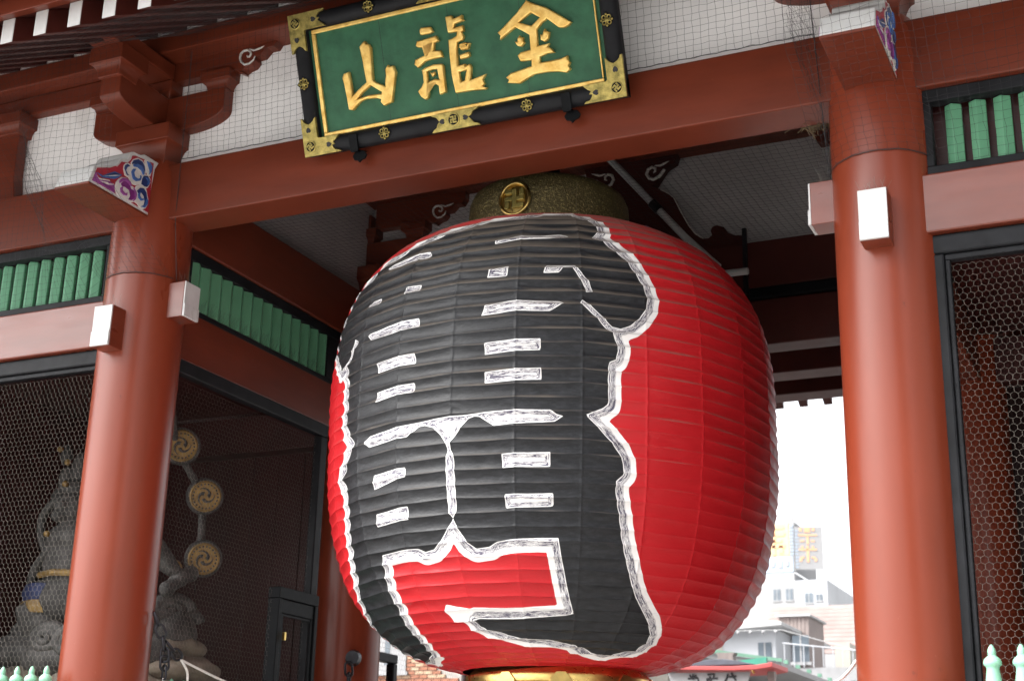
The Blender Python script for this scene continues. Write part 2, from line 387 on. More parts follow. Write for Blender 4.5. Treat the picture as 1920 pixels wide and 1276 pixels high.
# rear bay screen with its short framed opening
es=empty('wire_screen',(0,0,0),gate)
MB().box(-2.77,-2.68,3.56,3.99,2.90,2.985).build('frame_bar','black_lacquer',es,bevel=.012)
MB().box(-2.768,-2.682,3.91,3.99,.9,2.899).build('frame_bar','black_lacquer',es,bevel=.012)
P,Q=hexgrid(3.6,6.1,1.2,3.6,.05); f=lambda A:np.stack([np.full(len(A),-2.74),A[:,0],A[:,1]],1)
wires('wire_mesh',f(P),f(Q),.0013,'wire',es,kind='stuff')

# --- niche walls (dark red boards)
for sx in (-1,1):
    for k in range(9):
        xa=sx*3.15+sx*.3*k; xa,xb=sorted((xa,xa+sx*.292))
        MB().box(xa,xb,D-.02-.006*(k%2),D+.03,.9,4.9).build('wall_board','red_interior' if sx<0 else 'red_shadow',gate,bevel=.006)  # right boards get the darker copy in place of real niche shade
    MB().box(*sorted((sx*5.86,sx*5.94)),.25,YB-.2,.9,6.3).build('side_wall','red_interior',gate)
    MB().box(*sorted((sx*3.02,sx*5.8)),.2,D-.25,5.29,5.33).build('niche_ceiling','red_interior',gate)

# --- white plaster panels above the tie beams
def panel(x0,x1,y0,y1,z0,z1): return MB().box(x0,x1,y0,y1,z0,z1).build('plaster_panel','plaster' if y1<.1 else 'plaster_shaded',gate)  # inner panels greyed to imitate the dim passage
for y in (0,D,YB):
    panel(-PX,PX,y+.01,y+.06,6.378,7.52)
    panel(-5.9,-PX-.001,y+.012,y+.062,6.354,7.52); panel(PX+.001,5.9,y+.012,y+.062,6.354,7.52)
for sx in (-1,1):
    panel(sx*PX-.025,sx*PX+.025,.07,D,6.387,7.52); panel(sx*PX-.025,sx*PX+.025,D+.07,YB,6.387,7.52)
# ceiling boards of the passage
for k in range(19):
    y=.0+k*.34
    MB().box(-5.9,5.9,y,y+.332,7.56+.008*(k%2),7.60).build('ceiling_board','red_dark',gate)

# --- bracket sets on the pillars
def block_mb(hw,z0,zc,z1,cut):
    # bearing block: concave lower part up to zc then straight to z1 (square in plan)
    m=MB(); prof=[(hw-cut,z0)]
    for k in range(1,7):
        t=k/6; prof.append((hw-cut+cut*(1-math.cos(t*math.pi/2)),z0+(zc-z0)*math.sin(t*math.pi/2)))
    prof.append((hw,z1))
    vs=[];fs=[]
    for w,z in prof: vs+=[(-w,-w,z),(w,-w,z),(w,w,z),(-w,w,z)]
    n=len(prof)
    for i in range(n-1):
        for k in range(4): fs.append((i*4+k,i*4+(k+1)%4,(i+1)*4+(k+1)%4,(i+1)*4+k))
    fs+=[(3,2,1,0),tuple((n-1)*4+k for k in range(4))]
    return m.add(vs,fs)
def arm_profile(L,z0,z1,inner=.25,rise=.5):
    # half profile of a boat-shaped bracket arm: flat in the middle, curving up to its end
    p=[(0,z0),(inner,z0)]
    h=(z1-z0)
    for k in range(1,9):
        t=k/8*math.pi/2; p.append((inner+(L-inner)*math.sin(t)**1.0,z0+h*rise*(1-math.cos(t))))
    p+=[(L,z1),(0,z1)]
    return p
ARM=None
def scroll_path(cx,cz,r,sx=1,n=26,turn=1.45):
    pts=[]
    for k in range(n):
        t=k/(n-1); a=-.5*math.pi+ -t*turn*2*math.pi*.75
        rr=r*(1-.78*t); pts.append((cx+sx*rr*math.cos(a),cz+rr*math.sin(a)))
    return pts
def bracket(x,y,front=None,inner=0,side_out=True):
    e=empty('bracket_set',(x,y,0),gate)
    block_mb(.262,6.378,6.565,6.70,.075).build('bearing_block','red_beam',e,bevel=.006,smooth=35)
    L=.655
    pr=arm_profile(L,6.702,7.005,rise=.42); full=[(-a,b) for a,b in pr[::-1]]+pr[1:-1]
    full=[q for i,q in enumerate(full) if i==0 or (abs(q[0]-full[i-1][0])+abs(q[1]-full[i-1][1]))>1e-5]
    MB().prism(full,'y',-.105,.105).build('bracket_arm','red_beam',e,bevel=.008,smooth=35)
    for bx in (-.565,0,.565):
        b=block_mb(.14,7.006,7.075,7.155,.045).build('bearing_block','red_beam',e,bevel=.005,smooth=35); b.location=(bx,0,0)
    if front is not None:
        s=front
        pr=arm_profile(.68,6.704,7.003,inner=.28,rise=.30)
        MB().prism([(s*a,b) for a,b in pr],'x',-.1,.1).build('bracket_arm','red_beam',e,bevel=.008,smooth=35)
        b=block_mb(.16,6.925,7.03,7.165,.055).build('bearing_block','red_beam',e,bevel=.005,smooth=35); b.location=(0,s*.61,0)
        y0,y1=sorted((s*.1,s*.98)); MB().box(-.13,.13,y0,y1,7.167,7.30).build('beam_nose','red_beam',e,bevel=.01)
    # carved noses towards the bay centre (inner = +1 towards +x, -1 towards -x)
    for sx in ((inner,) if inner else (1,-1)):
        pts=[(.10,7.157),(.715,7.157),(.75,7.135),(.798,7.112),(.777,7.127),(.822,7.153),(.874,7.165),(.908,7.202),(.90,7.235),(.957,7.237),(.985,7.265),(1.009,7.290),(1.076,7.289),(1.113,7.346),(1.113,7.42),(.10,7.42)]
        MB().prism([(sx*a,b) for a,b in pts],'y',-.085,.085).build('carved_nose','red_beam',e,bevel=.004,smooth=30)
        for fs in (-1,1):
            yy=fs*.088
            sp=[(.906,7.23),(.894,7.199),(.854,7.174),(.811,7.174),(.779,7.203),(.762,7.243),(.766,7.278),(.793,7.302),(.827,7.301),(.857,7.281),(.867,7.256),(.854,7.236),(.835,7.238),(.828,7.252)]
            sp2=[]
            for i in range(len(sp)-1):
                for q in range(3): t=q/3; sp2.append((sp[i][0]*(1-t)+sp[i+1][0]*t,sp[i][1]*(1-t)+sp[i+1][1]*t))
            sp2.append(sp[-1])
            m=MB().tube([(sx*a,yy,b) for a,b in sp2],[.0095*(.55+.6*math.sin(i/len(sp2)*math.pi)) for i in range(len(sp2))],6)
            tl=[(.845,7.308),(.896,7.283),(.952,7.292),(.989,7.305)]
            m.tube([(sx*a,yy,b) for a,b in tl],[.004,.009,.008,.002],6)
            m.build('scroll_carving','carve_white',e,smooth=60)
    return e
bracket(-PX,0,-1,1); bracket(PX,0,-1,-1); bracket(-PX,D,None,1); bracket(PX,D,None,-1)
bracket(-PX,YB,1,1); bracket(PX,YB,1,-1)
# side bays carry a plain tie above the panel and a strut block
for sx in (-1,1):
    for y in (0,D,YB):
        x0,x1=sorted((sx*(PX-.05),sx*5.9))
        beam('wall_plate',x0,x1,y-.10,y+.009,7.157,7.325)
        e=empty('strut',(sx*4.46,y,0),gate)
        MB().prism([(-.17,6.354),(.17,6.354),(.13,6.6),(.125,6.97),(-.125,6.97),(-.13,6.6)],'y',-.11,.0).build('strut_post','red_beam',e,bevel=.006)
        block_mb(.2,6.972,7.05,7.155,.05).build('bearing_block','red_beam',e,bevel=.005,smooth=35)
# wall purlins along the bay tops
for y,t in ((0,-1),(D,-1),(YB,1)):
    a,b=sorted((y+t*.27,y-t*.1)); beam('purlin',-6.9,6.9,a,b,7.33 if y!=D else 7.42,7.5)
# frog-leg struts in the centre of the rows
def kaerumata(y):
    e=empty('frog_leg_strut',(0,y,0),gate)
    half=[(0,7.42),(.47,7.42),(.445,7.34),(.36,7.30),(.31,7.24),(.25,7.15),(.20,7.14),(.30,7.09),(.38,7.03),(.43,6.98),(.50,6.82),(.57,6.68),(.63,6.59),(.70,6.535),(.75,6.53),(.784,6.558),(.77,6.60),(.785,6.635),(.83,6.645),(.89,6.62),(.935,6.555),(1.0,6.52),(1.07,6.51),(1.09,6.40),(0,6.40)]
    full=[(-a,b) for a,b in half[::-1]][1:-1]+half
    MB().prism(full,'y',-.10,.0).build('strut_body','red_dark',e,bevel=.006)
    for sx in (-1,1):
        ou=[(.445,7.34),(.36,7.30),(.31,7.24),(.25,7.15)]
        m=MB().tube([(sx*a,-.1,b) for a,b in ((.34,7.28),(.29,7.22),(.235,7.195),(.19,7.215),(.165,7.26),(.18,7.305),(.22,7.325),(.25,7.305),(.25,7.275),(.23,7.265))],[.014,.016,.016,.016,.016,.016,.015,.013,.011,.005],6)
        m.tube([(sx*a,-.1,b) for a,b in ((.245,7.335),(.30,7.325),(.34,7.34),(.39,7.36))],[.005,.012,.011,.002],6)
        m.tube([(sx*a,-.102,b) for a,b in ((.30,7.085),(.38,7.03),(.43,6.98),(.50,6.82),(.57,6.68),(.63,6.59),(.70,6.535))],.006,5)
        m.build('scroll_carving','carve_white',e,smooth=60)
        for k in range(3):
            MB().ball((sx*(.08+.07*k),-.115,6.62+.06*(k%2)),(.055,.03,.06)).build('carved_leaf',['trim_teal','blue_carve','carve_white'][k],e,smooth=60)
for y in (0,D): kaerumata(y)

# --- carved cloud nosings on the front pillars
CARVE=[["carve_white",0.008,[[-0.607,6.149],[-0.605,6.181],[-0.587,6.207],[-0.553,6.22],[-0.529,6.212],[-0.533,6.234],[-0.51,6.273],[-0.463,6.305],[-0.411,6.309],[-0.373,6.288],[-0.351,6.249],[-0.356,6.21],[-0.323,6.219],[-0.293,6.199],[-0.288,6.164],[-0.311,6.117],[-0.337,6.095],[-0.368,6.098],[-0.407,6.103],[-0.448,6.08],[-0.483,6.071],[-0.516,6.088],[-0.541,6.104],[-0.585,6.106]]],["carve_white",0.009,[[-0.457,6.045],[-0.447,6.075],[-0.4,6.106],[-0.355,6.109],[-0.322,6.091],[-0.308,6.054],[-0.292,6.029],[-0.289,5.988],[-0.312,5.942],[-0.346,5.92],[-0.384,5.923],[-0.409,5.939],[-0.44,5.942],[-0.432,5.987]]],["carve_white",0.01,[[-0.678,5.972],[-0.671,6.012],[-0.648,6.047],[-0.617,6.077],[-0.568,6.092],[-0.516,6.088],[-0.492,6.056],[-0.458,6.05],[-0.43,6.019],[-0.431,5.977],[-0.447,5.939],[-0.481,5.922],[-0.525,5.922],[-0.568,5.915],[-0.618,5.915],[-0.657,5.93]]],["carve_white",0.007,[[-0.389,6.314],[-0.37,6.338],[-0.323,6.332],[-0.289,6.314],[-0.288,6.261],[-0.297,6.219],[-0.335,6.219],[-0.355,6.248],[-0.369,6.29]]],["blue_dark",0.013,[[-0.528,6.225],[-0.508,6.265],[-0.461,6.295],[-0.412,6.295],[-0.378,6.27],[-0.368,6.232],[-0.386,6.208],[-0.399,6.239],[-0.432,6.257],[-0.475,6.246]]],["blue_dark",0.013,[[-0.601,6.157],[-0.598,6.181],[-0.573,6.206],[-0.538,6.2],[-0.568,6.181],[-0.581,6.149],[-0.559,6.127],[-0.529,6.125],[-0.565,6.115]]],["blue_dark",0.013,[[-0.394,6.114],[-0.39,6.158],[-0.376,6.191],[-0.333,6.207],[-0.303,6.19],[-0.301,6.153],[-0.326,6.116],[-0.355,6.109]]],["blue_carve",0.017,[[-0.51,6.228],[-0.462,6.254],[-0.417,6.258],[-0.383,6.236],[-0.375,6.207],[-0.387,6.191],[-0.411,6.218],[-0.457,6.227],[-0.5,6.214]]],["blue_carve",0.017,[[-0.521,6.16],[-0.504,6.194],[-0.476,6.206],[-0.492,6.167],[-0.48,6.14],[-0.442,6.136],[-0.415,6.153],[-0.416,6.179],[-0.403,6.169],[-0.412,6.133],[-0.453,6.11],[-0.494,6.113]]],["blue_carve",0.017,[[-0.359,6.182],[-0.324,6.197],[-0.301,6.175],[-0.31,6.139],[-0.328,6.131],[-0.326,6.164]]],["blue_carve",0.017,[[-0.359,6.321],[-0.321,6.322],[-0.295,6.301],[-0.299,6.256],[-0.314,6.228],[-0.319,6.263],[-0.339,6.292]]],["blue_dark",0.014,[[-0.434,6.039],[-0.403,6.078],[-0.36,6.091],[-0.325,6.068],[-0.317,6.04],[-0.301,6.015],[-0.31,5.974],[-0.343,5.945],[-0.335,5.99],[-0.349,6.027],[-0.382,6.045],[-0.416,6.025]]],["blue_carve",0.018,[[-0.419,6.019],[-0.398,6.049],[-0.399,6.011],[-0.374,5.995],[-0.357,6.008],[-0.351,5.994],[-0.378,5.978],[-0.411,5.991]]],["blue_carve",0.018,[[-0.324,6.016],[-0.301,6.015],[-0.3,5.983],[-0.327,5.941],[-0.371,5.933],[-0.331,5.965]]],["purple_dark",0.015,[[-0.621,6.017],[-0.604,6.045],[-0.563,6.063],[-0.525,6.053],[-0.505,6.025],[-0.476,6.026],[-0.45,6.006],[-0.452,5.968],[-0.484,5.939],[-0.519,5.93],[-0.503,5.968],[-0.524,6.006],[-0.569,6.013],[-0.604,6.004]]],["purple_carve",0.019,[[-0.645,6.033],[-0.615,6.069],[-0.567,6.085],[-0.521,6.076],[-0.502,6.047],[-0.531,6.045],[-0.57,6.06],[-0.611,6.043],[-0.635,6.016]]],["purple_carve",0.019,[[-0.623,5.985],[-0.597,6.007],[-0.599,5.975],[-0.568,5.962],[-0.542,5.978],[-0.544,5.951],[-0.579,5.942],[-0.614,5.953]]],["purple_carve",0.019,[[-0.479,6.046],[-0.447,6.028],[-0.435,6.002],[-0.443,5.962],[-0.468,5.935],[-0.453,5.978],[-0.462,6.011]]],["carve_red",0.005,[[-0.889,6.01],[-0.814,6.02],[-0.715,6.102],[-0.631,6.117],[-0.634,6.137],[-0.692,6.138],[-0.781,6.073],[-0.84,6.047]]],["purple_carve",0.008,[[-0.915,5.923],[-0.891,5.999],[-0.852,5.96],[-0.745,5.99],[-0.681,5.987],[-0.67,5.924],[-0.77,5.928]]],["purple_dark",0.011,[[-0.869,5.937],[-0.808,5.943],[-0.746,5.954],[-0.703,5.952],[-0.678,5.926],[-0.771,5.933]]],["carve_white",0.011,[[-0.883,5.977],[-0.854,5.967],[-0.747,5.997],[-0.732,5.996],[-0.845,5.958]]],["carve_white",0.012,[[-0.844,5.948],[-0.764,5.972],[-0.748,5.966],[-0.695,5.986],[-0.694,5.979],[-0.754,5.956]]],["blue_carve",0.009,[[-0.884,6.002],[-0.818,6.003],[-0.698,6.088],[-0.613,6.096],[-0.649,6.057],[-0.688,6.03],[-0.816,5.988]]],["blue_dark",0.012,[[-0.798,6.011],[-0.696,6.078],[-0.633,6.088],[-0.693,6.062]]],["carve_white",0.012,[[-0.824,5.995],[-0.693,6.061],[-0.632,6.083],[-0.692,6.053]]]]
KIB=[(-.20,5.906),(-.952,5.906),(-.906,6.046),(-.84,6.075),(-.773,6.107),(-.693,6.142),(-.665,6.175),(-.646,6.21),(-.61,6.24),(-.565,6.251),(-.552,6.28),(-.545,6.308),(-.525,6.33),(-.50,6.341),(-.45,6.345),(-.403,6.355),(-.384,6.374),(-.20,6.374)]
def nosing(x):
    e=empty('cloud_nosing',(x,0,0),gate)
    MB().prism(KIB,'x',-.16,.16).build('nosing_body','white_paint',e,bevel=.006)
    MB().box(-.162,.162,-.95,-.2,5.888,5.9055).build('nosing_soffit','red_beam',e,bevel=.003)
    for s in (-1,1):
        xo=s*.161
        # recessed red ground with white rim
        gr=[(-.27,5.925),(-.915,5.925),(-.88,6.04),(-.78,6.085),(-.69,6.118),(-.655,6.16),(-.63,6.2),(-.565,6.22),(-.53,6.26),(-.52,6.30),(-.48,6.315),(-.40,6.325),(-.27,6.345)]
        a0,a1=sorted((xo,xo+s*.003)); MB().prism(gr,'x',a0,a1).build('carving_ground','carve_red',e)
        for mt,h,pl in CARVE:
            a0,a1=sorted((xo,xo+s*h)); MB().prism([tuple(q) for q in pl],'x',a0,a1).build('cloud_carving',mt,e,bevel=.0015)
nosing(-PX); nosing(PX)

# --- rafters, eave boards and roof
SL=.60; RW=.0525
def raf_poly(y_end,s):
    # s=-1 front, +1 rear ; bottom z at the end 6.46/6.42
    zb=6.46 if s<0 else 6.42; y1=.35 if s<0 else YB-.35; L=abs(y1-y_end)
    return [(y_end,zb),(y_end,zb+.185),(y1,zb+.185+L*SL),(y1,zb+L*SL)]
for s,ye,x00 in ((-1,-2.0,-2.30),(1,8.62,-.008)):
    pitch=.293 if s<0 else .304
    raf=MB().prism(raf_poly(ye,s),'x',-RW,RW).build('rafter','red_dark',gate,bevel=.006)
    cap=MB().box(-RW+.001,RW-.001,*sorted((ye,ye+s*.006)),raf_poly(ye,s)[0][1]+.002,raf_poly(ye,s)[1][1]-.002).build('rafter_end','white_paint',raf)
    k0=int((-6.8-x00)/pitch); xs=[x00+k*pitch for k in range(k0,k0+int(13.6/pitch)) ]
    first=True
    for x in xs:
        if first: raf.location=(x,0,0); first=False
        else:
            c=dup(raf,(x,0,0)); cc=cap.copy(); C.objects.link(cc); cc.parent=c
        # white infill above the purlin between the rafters
    zz=raf_poly(ye,s)[1][1]
    MB().prism([(ye-s*.0,zz+.004),(ye+s*.12,zz-.05),(ye+s*.12,zz+.09),(ye-s*.35,zz+.33),(ye-s*.35,zz+.215)],'x',-7.1,7.1).build('eave_board','red_beam',gate,bevel=.008)
    MB().prism([(ye+s*.12,zz+.094),(ye+s*.34,zz+.0),(ye+s*.34,zz+.14),(ye-s*.35,zz+.48),(ye-s*.35,zz+.335)],'x',-7.2,7.2).build('eave_board','red_beam',gate,bevel=.008)
for x in np.arange(-6.6,6.6,.293):
    pass
sof=[(-2.0,6.46+.187),(-2.0,6.46+.187+.03),(3.2,6.46+.217+5.2*SL),(3.2,6.46+.187+5.2*SL)]
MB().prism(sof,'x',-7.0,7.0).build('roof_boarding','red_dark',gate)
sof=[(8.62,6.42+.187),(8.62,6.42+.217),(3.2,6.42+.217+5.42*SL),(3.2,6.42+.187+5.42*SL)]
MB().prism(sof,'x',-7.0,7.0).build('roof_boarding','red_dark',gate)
MB().prism([(-2.4,6.85),(-2.4,7.05),(3.2,10.5),(9.0,7.05),(9.0,6.85),(3.2,10.2)],'x',-7.4,7.4).build('tiled_roof','roof_tile',gate)
# pale infill boards between rafters over the front purlin
fill=None
for k in range(-14,15):
    x=-2.30+.293*k+.1465
    if abs(x)>6.5: continue
    if fill is None: fill=MB().box(-.09,.09,-.24,-.22,7.502,7.66).build('rafter_infill','plaster',gate); fill.location=(x,0,0)
    else: dup(fill,(x,0,0))
for sx in (-1,1): MB().box(*sorted((sx*6.0,sx*6.06)),-.2,YB+.2,6.4,7.6).build('gable_wall','plaster',gate)

